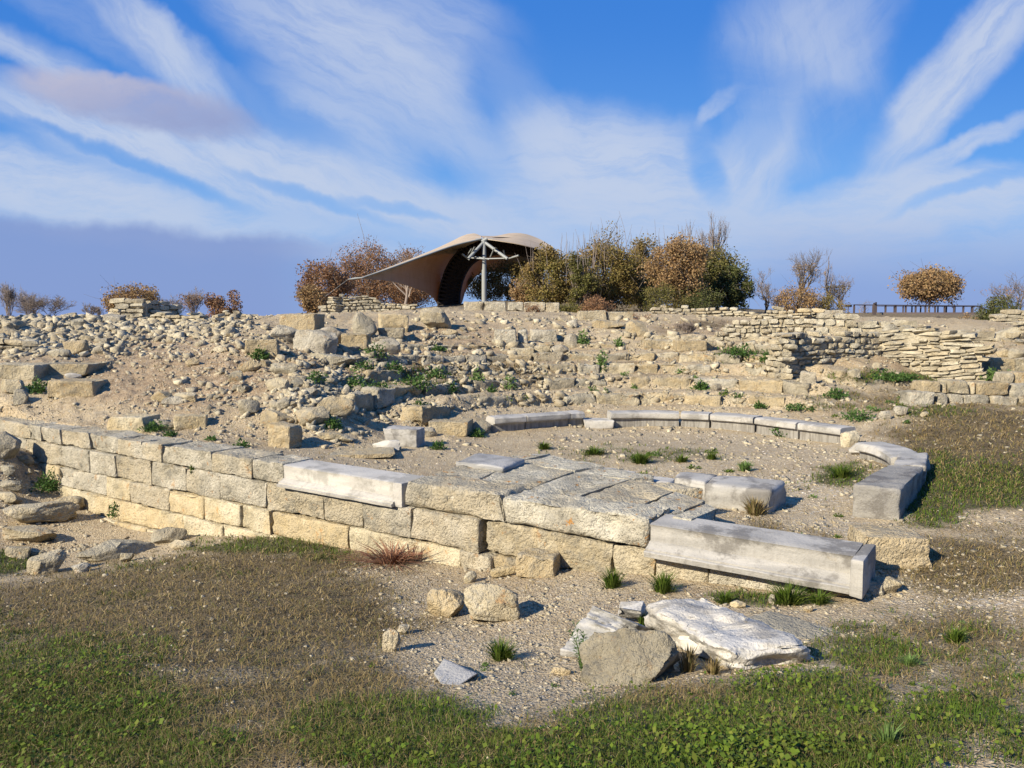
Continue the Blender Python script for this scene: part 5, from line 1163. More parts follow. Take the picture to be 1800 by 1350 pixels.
weeds = [(85,862,62,36,'weed','dark green bushy weed against the left end of the podium wall',520),(208,905,44,30,'weed','green plant hanging from a joint of the podium wall',300),(68,690,44,26,'weed','green weed under the long blocks at the left edge',300),
 (272,758,60,18,'weed','dark weed at the foot of the yellow stained block',240),(300,766,30,8,'weed','flat green sprig on the podium top',100),(372,774,26,7,'weed','small green sprig on the podium top, nearer the orchestra',80),(425,786,34,12,'weed','green sprig beside the squat angular block',120),
 (455,632,44,22,'weed','dark green weed on the crest beside the brownish block',300),(584,753,44,24,'weed','dark green weed at the foot of the buff boulders',320),(660,628,50,22,'weed','green weed right of the ledge stone',260),(640,652,40,18,'weed','green weed on the upper bank left of the big patch',220),
 (690,655,46,22,'weed','green weed on the upper bank in the thick of the patch',300),(730,685,70,30,'weed','widest dark green weed patch on the bank',420),(770,665,40,18,'weed','green weed at the upper right of the patch',220),(660,695,56,28,'weed','dark green weed at the lower left of the patch',360),(625,682,36,24,'weed','green weed by the small upright white stone',240),
 (735,722,36,16,'weed','round dark weed on the low ledge of the bank',220),(790,690,34,16,'weed','green weed on the second step, left',180),(770,617,28,10,'weed','dark weed patch on the bare crest below the lone boulder',140),(555,672,40,20,'weed','green weed among stones left of the patch',200),
 (840,672,28,22,'weedlight','pale green weed on the third step',160),(893,682,30,20,'weedlight','pale green weed by the rough middle blocks',160),(865,690,20,12,'weed','small green weed on the second step',100),(1058,652,24,44,'weedlight','tall light green weed rising on the steps',240),(1025,604,22,26,'weedlight','green weed beside the bright white stone',160),
 (1088,610,16,20,'weedlight','thin green weed on the top step',100),(1232,685,34,18,'weed','dark green weed on the lowest step near the split block',220),(1380,766,52,22,'weed','dark green weed growing at the foot of the far bench curve',420),(1337,718,30,12,'weed','green weed behind the right part of the far benches',160),
 (840,768,30,16,'weed','green weed at the dark left end of the far benches',180),(770,790,34,14,'weed','green weed beside the short bench fragment',160),(1400,720,60,12,'weed','low green weed band behind the far benches',220),(1062,846,34,9,'weedlight','green sprig growing in a crack of the paving',120),(905,818,26,9,'weed','small grey green sprig beside the thin marble slab',80),
 (1300,628,70,26,'weed','tall green weeds in the hollow below the dry wall',420),(1352,636,36,26,'weed','green weeds at the right of the hollow',260),(1560,668,90,18,'weed','green weed patch at the foot of the curved wall',380),(1470,700,50,18,'weed','green weed at the foot of the projecting corner',240),(1510,738,70,18,'weed','green weeds on the slope behind the right benches',300),
 (1755,668,70,22,'weedlight','light green nettles above the ashlar wall',380),(1590,668,60,16,'weed','green weeds left of the orange slabs',260),(1590,706,30,12,'weed','small weed left of the ashlar wall',140),(1760,650,50,14,'weed','dark green weed behind the orange slabs',200)]
for k, (a, b_, w_, h_, m_, lb, n_) in enumerate(weeds):
    q_ = 1.3 if 540 < a < 900 and b_ < 740 else 1.1
    dw = None
    if 'hanging from a joint' in lb: sw, zw = wallhit(a, b_); dw = wp(sw, -.1, zw)[1]
    weed(a, b_, w_ * q_, h_ * q_, m_, lb, int(n_ * 1.3), k, d=dw)
exg = np.random.default_rng(12)
for bx_, nb_, lb_ in (((1090,790,1330,850), 14, 'small green sprig on the orchestra floor'), ((1390,860,1560,960), 12, 'small green sprig on gravel near the right bench arm'), ((1560,1090,1790,1240), 14, 'small green sprig on the right foreground soil'), ((860,650,1300,712), 16, 'small green sprig among the seat rows'), ((640,1150,1000,1260), 9, 'small green sprig on the soil near the marble shard'), ((1400,690,1600,745), 12, 'small green sprig on the slope behind the benches')):
    for q_ in range(nb_):
        o_ = weed(exg.uniform(bx_[0], bx_[2]), exg.uniform(bx_[1], bx_[3]), exg.uniform(10, 30), exg.uniform(4, 11), exg.choice(['weed', 'weedlight', 'grass']), lb_, int(exg.uniform(25, 110)), int(exg.integers(1e5)), name='sprig', leaf=.8, group=lb_.replace('small green sprig', 'small green sprigs'))
for k, (a, b_, w_, h_, m_, lb, n_) in enumerate(tufts):
    dw = None
    if 'top joint' in lb: sw, zw = wallhit(a, b_); dw = wp(sw, .02, zw)[1]
    tuft(a, b_, w_, h_, m_, lb, n_, k, droop=2.2 if m_ == 'redgrass' else 1.0, d=dw)
# tall leafy weed before the tilted slab
def tall_weed(px, py, hpx, label, seed):
    b = C1(px, py); g = np.random.default_rng(seed); Hm = hpx * b[1] / F; mb = MB(); lf = MB()
    for q in range(9):
        a = g.uniform(0, 6.28); ln = Hm * g.uniform(.45, 1.1); sp = ln * g.uniform(.1, .6); tip = b + [sp * math.cos(a), sp * math.sin(a), ln]
        S = np.array([b, b + [sp * .4 * math.cos(a), sp * .4 * math.sin(a), ln * .6], tip]); S = catmull(S, 6); mb.add(*tube(S, np.linspace(.003, .001, len(S)), 4))
        for k in range(26):
            t_ = g.random(); p_ = S[int(t_ * (len(S) - 1))]; an = g.uniform(0, 6.28); l_ = g.uniform(.02, .045); dr_ = np.array([math.cos(an), math.sin(an), g.uniform(-.1, .8)]); sd_ = np.array([-math.sin(an), math.cos(an), 0]) * .005
            lf.add([p_, p_ + dr_ * l_ * .5 + sd_, p_ + dr_ * l_, p_ + dr_ * l_ * .5 - sd_], [[0, 1, 2, 3]])
    root = empty('leafy_weed', b, label, 'weed'); mb.build('stem', M['weedlight'], root); lf.build('leaves', M['weed'], root, smooth=False)
tall_weed(1024, 1180, 95, 'tall leafy green weed standing before the tilted grey marble slab', 4)

# ------------------------------------------------------------------ trees
def branches(base, hgt, spread, g, depth=5, nmain=4, up=.75, twig=.012, trunk=.09, start=.15):
    """recursive limbs -> list of (points, radii) and tip points"""
    segs = []; tips = []
    def grow(p, d, ln, rad, lev):
        n = 5; pts = [p]; dd = d.copy()
        for _ in range(n):
            dd = dd + g.normal(0, .13, 3) + np.array([0, 0, .06 * up]); dd /= np.linalg.norm(dd); pts.append(pts[-1] + dd * ln / n)
        pts = np.array(pts); segs.append((pts, np.linspace(rad, rad * .6, n + 1), lev)); 
        if lev >= depth: tips.append(pts[-1]); tips.append(pts[3]); return
        nb = g.integers(2, 4) if lev else nmain
        for _ in range(nb):
            k = g.integers(2, n + 1); a = g.uniform(0, 6.28); e1 = np.cross(dd, [.3, .2, 1]); e1 /= np.linalg.norm(e1); e2 = np.cross(dd, e1)
            ang = g.uniform(.3, .85) * (spread if lev < 2 else 1); nd_ = dd * math.cos(ang) + (e1 * math.cos(a) + e2 * math.sin(a)) * math.sin(ang)
            nd_[2] += .12 * up; grow(pts[k], nd_ / np.linalg.norm(nd_), ln * g.uniform(.6, .85), max(rad * .55, twig * .5), lev + 1)
    grow(np.array(base, float), np.array([g.normal(0, .05), g.normal(0, .05), 1.]), hgt * start * 1.6, trunk, 0)
    return segs, tips
def tree(px, py, top, wpx, d, leafmat, label, nl=3800, seed=0, kind='tree', leaf=.14, lowk=.15, trunkm='bark', flat=1.0, lump=.5, limbs=True, bare_top=0, group=None, clumps=34, baretwig=0):
    b = atd(px, py, d); gz_ = ground(b[0], b[1]); b[2] = min(b[2], gz_ + .05); g = np.random.default_rng(seed + 500); Ht = (atd(px, top, d)[2] - b[2]); Wt = wpx * d / F
    o = empty(kind, b, label, 'tree' if kind.endswith('tree') else 'bush', group)
    # crown: many leaf clumps spread through an uneven volume
    cl = []
    for q in range(clumps):
        D = g.normal(size=3); D /= np.linalg.norm(D); r_ = g.uniform(.35, 1) ** .6
        c = D * r_ * np.array([Wt * .42, Wt * .36, Ht * (1 - lowk) * .42]); c[2] = c[2] * flat; c += b + [0, 0, Ht * (lowk + (1 - lowk) * .5)]
        cl.append((c, Wt * g.uniform(.1, .2)))
    mb = MB(); tw = MB()
    trunk_top = b + [g.normal(0, .1), 0, Ht * (lowk + .15)]
    mb.add(*tube(catmull([b - [0, 0, .2], (b + trunk_top) / 2 + [g.normal(0, .06), 0, 0], trunk_top], 4), np.linspace(max(.04, .022 * Ht), .012 * Ht, 9), 7))
    for c, r_ in cl:
        mid = (trunk_top * .5 + c * .5) + g.normal(0, .12, 3); mb.add(*tube(catmull([trunk_top + [0, 0, g.uniform(-.2, .1) * Ht * .3], mid, c], 4), np.linspace(.011 * Ht, .003 * Ht, 9), 4))
        for _ in range(3):
            e_ = c + g.normal(0, 1, 3) * r_ * .9; mb.add(*tube(np.array([c, (c + e_) / 2 + g.normal(0, .03, 3), e_]), [.004 * Ht, .003 * Ht, .0015 * Ht], 3))
    mb.build('trunk', M[trunkm], o)
    leaf = leaf * .78; n = int(nl * 1.9); ci = g.integers(0, len(cl), n); cen = np.array([c for c, _ in cl])[ci]; rad = np.array([r_ for _, r_ in cl])[ci]
    D = g.normal(size=(n, 3)); D /= np.linalg.norm(D, axis=1, keepdims=True); c = cen + D * (rad * g.random(n) ** .45)[:, None] * 1.15
    c = c + .12 * Wt * .3 * np.stack([fbm(c * 1.3, 2, 1), fbm(c * 1.3, 2, 2), fbm(c * 1.3, 2, 3)], -1)
    keep = c[:, 2] > b[2] + .02; c = c[keep]; D = D[keep]; n = len(c)
    sz = leaf * g.uniform(.5, 1.3, n); A = g.normal(size=(n, 3)) + D * .5; A /= np.linalg.norm(A, axis=1, keepdims=True); B = np.cross(A, g.normal(size=(n, 3))); B /= np.maximum(np.linalg.norm(B, axis=1, keepdims=True), 1e-6)
    V = np.stack([c - A * sz[:, None] * .5, c + B * sz[:, None] * .38, c + A * sz[:, None] * .5, c - B * sz[:, None] * .38], 1)
    V[:, 1] += .12 * sz[:, None] * D; lf = MB().add(V.reshape(-1, 3), np.arange(n)[:, None] * 4 + np.arange(4)[None]); lf.build('crown', M[leafmat], o, smooth=False)
    if baretwig:
        for q in range(baretwig):
            st = b + np.array([g.normal(0, Wt * .25), g.normal(0, Wt * .2), Ht * g.uniform(.4, .7)]); e_ = st + np.array([g.normal(0, Wt * .08), 0, Ht * g.uniform(.25, .5)])
            tw.add(*tube(catmull([st, (st + e_) / 2 + g.normal(0, .06, 3), e_], 4), np.linspace(.018, .006, 9), 3))
        tw.build('twigs', M['twig'], o)
    return o
def bare_tree(px, py, top, wpx, d, label, seed=0, depth=5, nmain=5, mat='twig', kind='bare_tree', leafmat=None, nl=0, multi=1, tw=.011, group=None):
    b = atd(px, py, d); gz_ = ground(b[0], b[1]); b[2] = min(b[2], gz_ + .05); g = np.random.default_rng(seed + 900); Ht = atd(px, top, d)[2] - b[2]; Wt = wpx * d / F
    o = empty(kind, b, label, 'tree' if kind.endswith('tree') else 'bush', group); segs = []; tips = []
    for q in range(multi):
        s_, t_ = branches(b + [g.normal(0, .12 * Wt) * (multi > 1), g.normal(0, .1), 0], Ht, 1.0 if multi == 1 else .7, g, depth, nmain, .9, tw, .03 * Ht if multi == 1 else .012 * Ht, .22); segs += s_; tips += t_
    allp = np.concatenate([s_[0] for s_ in segs]); ext = np.abs(allp[:, 0] - b[0]).max() * 2; zz = allp[:, 2].max() - b[2]
    sc = np.array([Wt / ext, Wt / ext, Ht / zz]); mb = MB()
    for pts, rad, lev in segs: mb.add(*tube(b + (pts - b) * sc, np.maximum(rad * (1 if lev < 2 else .9), tw * .45), 5 if lev < 2 else 3))
    mb.build('branches', M[mat], o)
    if leafmat:
        tips = b + (np.array(tips) - b) * sc; c = tips[g.integers(0, len(tips), nl)] + g.normal(0, .12, (nl, 3)); c = c[c[:, 2] < b[2] + Ht * .75]; n = len(c); sz = .1 * g.uniform(.5, 1.2, n)[:, None]
        A = g.normal(size=(n, 3)); A /= np.linalg.norm(A, axis=1, keepdims=True); B = np.cross(A, g.normal(size=(n, 3))); B /= np.linalg.norm(B, axis=1, keepdims=True)
        MB().add(np.stack([c - A * sz * .5, c + B * sz * .35, c + A * sz * .5, c - B * sz * .35], 1).reshape(-1, 3), np.arange(n)[:, None] * 4 + np.arange(4)[None]).build('leaves', M[leafmat], o, smooth=False)
    return o
GT = 'autumn trees and bushes on the skyline'
tree(576, 556, 447, 112, 56, 'oak_red', 'russet oak at the left end of the group beside the tent', 6000, 1, 'oak_tree', .17, .02, clumps=48, group=GT)
tree(548, 558, 500, 60, 48, 'oak_orange', 'low orange brown bush at the left foot of the russet oaks', 2600, 2, 'bush', .15, .0, clumps=24, group=GT)
tree(648, 546, 428, 132, 68, 'oak_red', 'tallest russet oak, behind the left tip of the tent', 9500, 3, 'oak_tree', .17, .02, clumps=54, group=GT)
tree(722, 544, 440, 120, 70, 'oak_red', 'russet oak half hidden behind the tent membrane', 8000, 4, 'oak_tree', .17, .0, clumps=48, group=GT)
bare_tree(712, 545, 428, 90, 62, 'pale bare tree top showing above the russet oaks', 5, 5, 6, group=GT)
tree(705, 546, 490, 130, 67, 'oak_red', 'low russet bush in front of the tent tip, above the dry stone wall', 3600, 6, 'bush', .15, .0, clumps=30, group=GT)
tree(850, 536, 468, 90, 72, 'olive', 'yellow brown bush seen through the open tent, left', 4200, 7, 'bush', .18, .0, clumps=34, group=GT)
tree(905, 536, 455, 100, 73, 'olive', 'yellow brown bush seen through the open tent, right', 4800, 8, 'bush', .18, .0, clumps=40, group=GT)
tree(928, 540, 478, 70, 46, 'oak_orange', 'orange leaved bush just right of the tent mast', 3400, 9, 'bush', .14, .0, clumps=30, group=GT)
tree(968, 556, 430, 96, 44, 'olive', 'yellow and green bush at the right edge of the tent', 7000, 10, 'bush', .14, .0, clumps=52, group=GT, baretwig=20)
tree(1062, 562, 402, 130, 46, 'olive', 'tall olive yellow tree with feathery top right of the tent', 12000, 11, 'tree', .14, .0, clumps=70, group=GT, baretwig=60)
tree(1020, 560, 425, 60, 43, 'olive_green', 'slim green yellow shrub in front of the tall olive yellow tree', 4200, 12, 'bush', .13, .0, clumps=30, group=GT, baretwig=30)
tree(1128, 556, 412, 100, 50, 'olive', 'yellow brown tree between the tall olive one and the round brown oak', 6500, 13, 'tree', .15, .0, clumps=48, group=GT, baretwig=20)
tree(1188, 552, 410, 120, 44, 'oak_orange', 'round brown oak in the middle of the right tree group', 9500, 14, 'oak_tree', .15, .12, clumps=64, group=GT)
tree(1258, 552, 432, 118, 48, 'olive_green', 'olive green tree right of the round brown oak', 8500, 15, 'tree', .15, .02, clumps=58, group=GT)
tree(1292, 553, 452, 66, 46, 'darkgreen', 'dark evergreen at the right end of the dense tree group', 5200, 16, 'tree', .14, .0, clumps=40, group=GT)
tree(1010, 558, 446, 110, 58, 'olive', 'yellow brown bushes filling the gap behind the slim shrub', 5000, 51, 'bush', .17, .0, clumps=44, group=GT)
tree(1120, 558, 440, 120, 60, 'olive_green', 'green brown thicket behind the yellow brown tree', 5600, 52, 'bush', .18, .0, clumps=48, group=GT)
tree(1222, 556, 440, 110, 60, 'olive', 'brown thicket seen between the round brown oak and the olive green tree', 5600, 53, 'bush', .18, .0, clumps=48, group=GT)
tree(1165, 560, 500, 90, 42, 'olive_green', 'low green shrub at the left foot of the round brown oak', 2600, 54, 'bush', .1, .0, clumps=26, group=GT)
tree(1230, 558, 500, 80, 43, 'darkgreen', 'low dark shrub at the right foot of the round brown oak', 2600, 55, 'bush', .1, .0, clumps=26, group=GT)
bare_tree(1246, 552, 370, 70, 50, 'tall bare poplar rising above the tree group', 17, 6, 7, leafmat='oak_orange', nl=700, group=GT)
bare_tree(1200, 552, 384, 60, 52, 'thinner bare tree top left of the tall poplar', 18, 5, 6, group=GT)
bare_tree(1345, 556, 468, 74, 52, 'grey bare round tree right of the evergreen', 19, 6, 6, group=GT)
bare_tree(1402, 556, 436, 92, 50, 'tall bare tree with spread grey limbs on the right skyline', 20, 6, 6, mat='bark', leafmat='oak_orange', nl=900, group=GT)
tree(1400, 560, 500, 100, 49, 'oak_orange', 'low orange brown scrub under the tall bare tree', 3600, 21, 'bush', .12, .0, clumps=36, group=GT)
bare_tree(1455, 558, 450, 36, 52, 'slim bare sapling between two bare trees on the right', 22, 5, 5, group=GT)
bare_tree(1480, 558, 480, 70, 50, 'bushy bare tree left of the railing', 23, 6, 6, leafmat='olive', nl=900, group=GT)
tree(1460, 560, 515, 70, 49, 'olive', 'low olive scrub left of the railing', 1800, 24, 'bush', .11, .0, clumps=22, group=GT)
tree(1632, 560, 479, 116, 80, 'oak_orange', 'lone round topped brown tree standing behind the railing', 9000, 25, 'oak_tree', .26, .44, clumps=90, trunkm='bark')
bare_tree(1518, 560, 525, 34, 80, 'tiny bare sapling at the left part of the railing', 26, 4, 5, group=GT)
bare_tree(1775, 560, 474, 112, 44, 'reddish bare tree at the right edge behind the evergreen bush', 27, 6, 6, mat='bark', leafmat='oak_red', nl=500, group=GT)
tree(1758, 566, 520, 90, 40, 'darkgreen', 'dark evergreen bush at the right end of the railing', 4600, 28, 'bush', .11, .0, clumps=34, group=GT)
tree(1700, 580, 545, 46, 38, 'oak_orange', 'small brown bush before the lower fence', 900, 29, 'bush', .09, .0, clumps=16, group=GT)
tree(238, 556, 499, 110, 42, 'oak_orange', 'low rounded orange brown bush behind the ruined wall stub', 4600, 30, 'bush', .13, .0, clumps=40, group=GT)
bare_tree(180, 560, 530, 70, 42, 'thin bare shrub left of the orange brown bush', 31, 5, 5, kind='bare_bush', multi=4, group=GT)
bare_tree(300, 560, 515, 60, 42, 'thin bare shrub right of the orange brown bush', 32, 5, 5, kind='bare_bush', multi=4, group=GT)
bare_tree(340, 558, 502, 60, 40, 'sparse leaved shrub with upright twigs on the left skyline', 33, 5, 5, kind='bare_bush', multi=4, leafmat='oak_red', nl=500, group=GT)
tree(392, 558, 502, 66, 40, 'oak_red', 'small russet bush left of the sky gap', 2000, 34, 'bush', .13, .0, clumps=24, group=GT)
bare_tree(15, 556, 492, 50, 44, 'bare upright shoots at the left edge', 35, 5, 6, kind='bare_bush', multi=5, group=GT)
bare_tree(80, 558, 512, 110, 44, 'wide bare shrub on the far left skyline', 36, 5, 6, kind='bare_bush', multi=7, group=GT)
bare_tree(45, 558, 505, 50, 46, 'bare shrub between the upright shoots and the wide shrub', 37, 5, 6, kind='bare_bush', multi=4, group=GT)
bare_tree(1208, 592, 562, 60, 25.5, 'grey twiggy dry bush on the terrace above the seat bank', 38, 5, 7, kind='bare_bush', multi=8, tw=.007, group=GT)
tree(1130, 584, 556, 60, 29, 'oak_red', 'low reddish scrub below the brown oak', 900, 39, 'bush', .06, .0, clumps=18, group=GT)
tree(936, 562, 533, 36, 32, 'oak_red', 'small dark reddish shrub against the pale cut blocks', 800, 40, 'bush', .06, .0, clumps=14, group=GT)
tree(1010, 562, 536, 70, 40, 'olive_green', 'low green shrub under the right bushes', 2400, 41, 'bush', .1, .0, clumps=24, group=GT)
tree(1050, 562, 520, 70, 39, 'oak_red', 'reddish shrub at the foot of the tall olive yellow tree', 2200, 42, 'bush', .1, .0, clumps=24, group=GT)

# ------------------------------------------------------------------ tent roof
tent = empty('tent_roof', atd(851, 531, 57), 'cream membrane tent roof on a grey steel mast above the ruins', 'canopy')
def A3(lst): return np.array([atd(*q) for q in lst])
def res(P, n): C_ = catmull(P, 10); d = np.r_[0, np.cumsum(np.linalg.norm(np.diff(C_, axis=0), axis=1))]; s = np.linspace(0, d[-1], n); return np.stack([np.interp(s, d, C_[:, k]) for k in range(3)], -1)
def thick(mb, S, th=.05):
    n, m_ = S.shape[:2]; du = np.gradient(S, axis=0); dv = np.gradient(S, axis=1); N = np.cross(du, dv); N /= np.maximum(np.linalg.norm(N, axis=2, keepdims=True), 1e-9)
    V = np.concatenate([(S + N * th / 2).reshape(-1, 3), (S - N * th / 2).reshape(-1, 3)]); i_ = np.arange(n - 1)[:, None] * m_; j_ = np.arange(m_ - 1)[None]
    Q = np.stack([i_ + j_, i_ + j_ + 1, i_ + m_ + j_ + 1, i_ + m_ + j_], -1).reshape(-1, 4); k = n * m_; mb.add(V, np.concatenate([Q, Q[:, ::-1] + k]))
    E = []
    for a in range(n - 1): E += [[a * m_, (a + 1) * m_, (a + 1) * m_ + k, a * m_ + k], [a * m_ + m_ - 1, a * m_ + m_ - 1 + k, (a + 1) * m_ + m_ - 1 + k, (a + 1) * m_ + m_ - 1]]
    mb.add(V, E)
NS = 26
def coons(T, B, Rr, Ll=None):
    """T,B curves left->right, Rr, Ll curves bottom->top"""
    n = len(T); m_ = len(Rr); t_ = np.linspace(0, 1, n)[:, None, None]; s_ = np.linspace(0, 1, m_)[None, :, None]
    S = (1 - s_) * B[:, None] + s_ * T[:, None]; S = S + t_ * (Rr[None] - ((1 - s_) * Rr[0] + s_ * Rr[-1]))
    if Ll is not None: S = S + (1 - t_) * (Ll[None] - ((1 - s_) * Ll[0] + s_ * Ll[-1]))
    return S
T1 = res(A3([(637,488,52),(690,470,53),(745,450,54.5),(800,431,56),(846,420,57)]), NS)
B1 = res(A3([(637,490,52),(690,495,55),(730,507,59),(760,522,62),(776,548,64)]), NS)
R1 = res(A3([(776,548,64),(778,505,64),(787,470,64),(806,441,63),(846,420,57)]), 18)
mbm = MB(); thick(mbm, coons(T1, B1, R1))
T2 = res(A3([(640,486.5,52.3),(700,464,56),(760,440,61),(795,424,64),(815,414,65),(832,410.5,65),(846,415,62)]), NS)
thick(mbm, coons(T2, T1, res(A3([(846,420,57),(846,417,59.5),(846,415,62)]), 10)))
T3 = res(A3([(846,415,62),(872,415,65),(895,410.5,66),(920,411,66),(945,419,65),(972,434,61)]), NS)
B3 = res(A3([(853,420,57),(880,424,56.5),(910,429,56.5),(938,436,57),(966,445,58)]), NS)
thick(mbm, coons(T3, B3, res(A3([(966,445,58),(970,440,60),(972,434,61)]), 10), res(A3([(853,420,57),(848,417,59.5),(846,415,62)]), 10)))
T4 = res(A3([(782,470,66),(806,437,67),(830,428,68),(870,424,70),(920,424,70),(968,436,68)]), NS)
B4 = res(A3([(778,549,68),(808,538,70),(820,508,72),(845,480,75),(890,480,77),(950,500,75)]), NS)
thick(mbm, coons(T4, B4, res(A3([(950,500,75),(960,465,73),(968,436,68)]), 10)))
mo = mbm.build('membrane', M['membrane'], tent)
# truss arch
tr = MB(); AC = A3([(789,545,63),(791,512,63),(803,474,62.5),(826,447,62),(862,434,62),(905,434,62),(945,446,62),(985,470,62)]); arc = res(AC, 46)
dvv = np.gradient(arc, axis=0); dvv /= np.linalg.norm(dvv, axis=1, keepdims=True); yv = np.array([0, 1., 0]); nv = np.cross(dvv, yv); nv /= np.linalg.norm(nv, axis=1, keepdims=True)
ww_ = np.linspace(.85, .4, 46)[:, None]; ch4 = [arc + nv * ww_ * a + yv * .5 * b_ for a, b_ in ((1, 1), (1, -1), (-1, -1), (-1, 1))]
for c_ in ch4: tr.add(*tube(c_, .085, 6))
for k in range(0, 45):
    for q in range(4):
        a, b_ = ch4[q], ch4[(q + 1) % 4]; tr.add(*tube(np.array([a[k], b_[k + 1]]), .07, 4)); tr.add(*tube(np.array([b_[k], a[k + 1]]), .07, 4)); tr.add(*tube(np.array([a[k], b_[k]]), .06, 4))
rb = MB(); q_ = np.linspace(-1, 1, 6)[None, :, None]; thick(rb, (arc + yv * .62)[:, None] + nv[:, None] * ww_[:, None] * q_ * 1.08, .04); rb.build('arch_liner', M['liner'], tent)
tr.build('arch_truss', M['truss'], tent)
ms = MB(); base_ = atd(851, 534, 57); topm = atd(851, 424, 57); ms.add(*tube(np.array([base_ - [0, 0, .4], (base_ + topm) / 2, topm]), [.19, .18, .15], 14)); ms.build('mast', M['metal'], tent)
hd = MB(); hub = atd(850, 423, 57)
hd.add(*tube(np.array([hub - [.12, 0, .1], hub + [.25, 0, .14]]), .14, 8)); hd.add(*tube(np.array([atd(836, 421, 57), atd(866, 421, 57)]), .08, 8))
for q, rr_ in (([(850,426),(823,455)], .12), ([(852,426),(892,455)], .12), ([(823,455),(813,447)], .07), ([(892,455),(912,449)], .07), ([(826,451),(834,434)], .05), ([(820,451),(829,437)], .04), ([(888,451),(885,440)], .05),
               ([(823,453),(851,455)], .05), ([(851,455),(892,454)], .05), ([(830,450),(860,456)], .04), ([(862,452),(868,438)], .05), ([(868,438),(872,436)], .07)):
    hd.add(*tube(A3([(a, b_, 57 - (.8 if k else 0)) for k, (a, b_) in enumerate(q)]), rr_, 8))
hd.build('mast_head', M['metal'], tent)
cb = MB(); cb.add(*tube(T1 + [0, -.03, 0], .06, 6)); cb.add(*tube(A3([(612,491,52),(624,489.5,52),(640,488,52)]), [.03, .08, .05], 6)); cb.add(*tube(A3([(612,491,52),(560,530,51)]), .012, 4)); cb.build('edge_cable', M['metal'], tent)

# ------------------------------------------------------------------ railings
def fence(p0, p1, hgt, npost, label, prad=.05, rails=(1.0,), sub=0, seed=0, rr_=.035):
    a = np.array(p0); b_ = np.array(p1); root = empty('railing', a, label, 'railing'); g = np.random.default_rng(seed)
    for k in range(npost):
        p = a + (b_ - a) * k / (npost - 1); P, Q = rblock(prad * 2, prad * 2, hgt + .5, .3, .01, .003, k); MB().add(P + p + [0, 0, hgt / 2 - .25], Q).build('post', M['rail'], root, sharp=50)
    for h_ in rails:
        q0 = a + [0, 0, hgt * h_]; q1 = b_ + [0, 0, hgt * h_]; dv = q1 - q0; L_ = np.linalg.norm(dv); P, Q = rblock(L_, rr_ * 2.2, rr_ * 2, 1.5, .01, .002, 3)
        P = rotz(P, math.atan2(dv[1], dv[0])); P[:, 2] += (P @ (dv / L_)) * (dv[2] / L_); MB().add(P + (q0 + q1) / 2 + [0, -.07, 0], Q).build('rail', M['rail'], root, sharp=50)
    if sub:
        for k in range(sub): pass
    return root
fence(atd(1501, 553, 68), atd(1725, 553.5, 74), .85, 14, 'near brown wooden railing of the raised walkway on the right skyline', .07, (1.0, .08), rr_=.045)
fence(atd(1540, 552, 82), atd(1722, 552, 86), .9, 13, 'far brown railing seen behind the near one on the walkway', .06, (.92, .1))
fence(atd(1536, 558, 60), atd(1538, 551, 74), 1.05, 3, 'short brown railing at the left turn of the walkway', .11, (1.0,))
fence(atd(1590, 584, 39), atd(1702, 584, 38), .62, 9, 'low brown fence below the walkway, left of the brown bush', .035, (.97,))
fence(atd(1732, 586, 37), atd(1800, 597, 31), .5, 6, 'low brown fence stepping down at the right edge', .035, (.97,))
dk = MB(); dk.add(*box(atd(1534, 556, 68) - [0, 0, .3], atd(1728, 553.6, 88)))
o = dk.build('walkway', M['rail']); tag(o, 'raised wooden walkway deck carrying the railings', 'walkway')
sg = empty('sign', atd(1492, 556, 50), 'small dark sign board at the left end of the railing', 'sign')
MB().add(*box(atd(1486, 539.5, 50), atd(1497, 535.5, 50.05))).build('board', M['truss'], sg); MB().add(*tube(np.array([atd(1491, 558, 50.05), atd(1491, 539, 50.05)]), .025, 5)).build('post', M['rail'], sg)

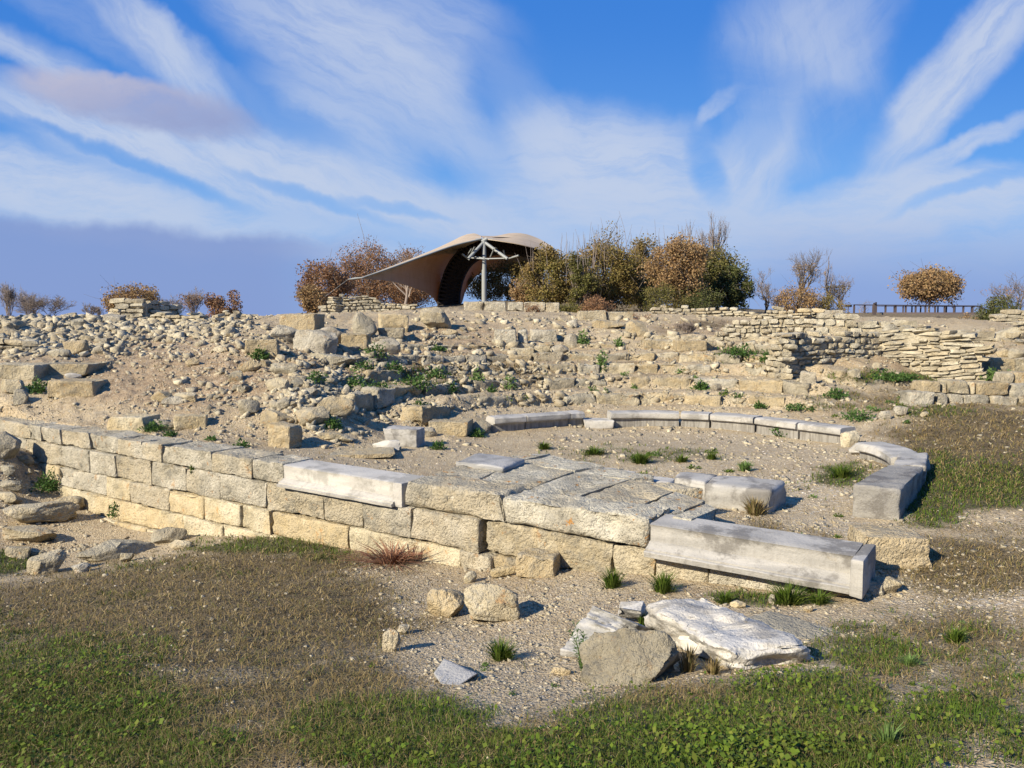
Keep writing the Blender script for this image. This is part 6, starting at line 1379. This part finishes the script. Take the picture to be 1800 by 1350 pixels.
# ------------------------------------------------------------------ two visitors behind the low fence
def person(px, ptop, d, shirt, label, seed, face=0):
    top = atd(px, ptop, d); ht = 1.68; b = top - [0, 0, ht]; s = ht / 1.7
    joints = [(0,0,.93),(0,0,1.12),(0,.0,1.36),(0,0,1.47),(0,.01,1.6),(.1,0,.9),(.11,.02,.48),(.12,0,.06),(.12,-.14,.03),(-.1,0,.9),(-.12,-.08,.5),(-.12,.1,.08),(-.12,-.04,.03),
              (.17,0,1.38),(.22,-.02,1.1),(.16,-.2,1.0),(.12,-.27,1.03),(-.17,0,1.38),(-.22,0,1.1),(-.2,-.12,.88),(-.18,-.16,.8)]
    ed = [(0,1),(1,2),(2,3),(3,4),(0,5),(5,6),(6,7),(7,8),(0,9),(9,10),(10,11),(11,12),(2,13),(13,14),(14,15),(15,16),(2,17),(17,18),(18,19),(19,20)]
    rad = [.14,.13,.15,.055,.1,.09,.06,.045,.04,.09,.06,.045,.04,.06,.045,.035,.03,.06,.045,.035,.03]
    me = bpy.data.meshes.new('person'); me.from_pydata([tuple(np.array(j) * s) for j in joints], ed, []); me.materials.append(M['skin'])
    o = bpy.data.objects.new('person', me); col.objects.link(o); o.location = b; o.rotation_euler = (0, 0, face); tag(o, label, 'person')
    md = o.modifiers.new('skin', 'SKIN'); 
    for k, v_ in enumerate(me.skin_vertices[0].data): v_.radius = (rad[k] * s, rad[k] * s * .8); v_.use_root = (k == 0)
    sb = o.modifiers.new('sub', 'SUBSURF'); sb.levels = 1; sb.render_levels = 1
    def garment(name, js, es, rs, mat):
        m2 = bpy.data.meshes.new(name); m2.from_pydata([tuple(np.array(joints[j]) * s) for j in js], [(js.index(a), js.index(b_)) for a, b_ in es], []); m2.materials.append(M[mat])
        q = bpy.data.objects.new(name, m2); col.objects.link(q); q.parent = o; q.modifiers.new('skin', 'SKIN')
        for k, v_ in enumerate(m2.skin_vertices[0].data): v_.radius = (rs[k] * s, rs[k] * s * .85); v_.use_root = (k == 0)
        z = q.modifiers.new('sub', 'SUBSURF'); z.levels = 1; z.render_levels = 1
    garment('jacket', [0,1,2,13,14,15,17,18,19], [(0,1),(1,2),(2,13),(13,14),(14,15),(2,17),(17,18),(18,19)], [.165,.155,.17,.08,.065,.05,.08,.065,.05], shirt)
    garment('trousers', [0,5,6,7,9,10,11], [(0,5),(5,6),(6,7),(0,9),(9,10),(10,11)], [.16,.11,.08,.065,.11,.08,.065], 'trouser')
    P, Q = rock((.2, .23, .2), 5, 8, 2.2, .02, 0); MB().add(P + [0, .015, 1.645 * s], Q).build('hair', M['hair'], None, loc=(0, 0, 0)).parent = o
    return o
person(1650, 557.5, 43, 'shirt', 'visitor in a pale shirt standing behind the low fence on the right', 1, .4)
person(1617, 560.5, 44.5, 'blue', 'visitor in a bright blue jacket behind the low fence on the right', 2, 2.5)
from collections import defaultdict
dups = defaultdict(list)
for o in bpy.data.objects:
    if '_o' in o: del o['_o']
    if o.name.startswith(('rubble_stone', 'sprig')): dups[o['label']].append(o)
ORD = 'first second third fourth fifth sixth seventh eighth ninth tenth eleventh twelfth thirteenth fourteenth fifteenth sixteenth'.split()
for lb, os_ in dups.items():
    os_.sort(key=lambda o: o.location.x / o.location.y)
    if 1 < len(os_) <= 16:
        for k, o in enumerate(os_): o['label'] = lb + (', ' + ('left one' if k == 0 else 'right one') if len(os_) == 2 else f', {ORD[k]} from the left')
print('objects', len(bpy.data.objects), 'verts', sum(len(m_.vertices) for m_ in bpy.data.meshes))
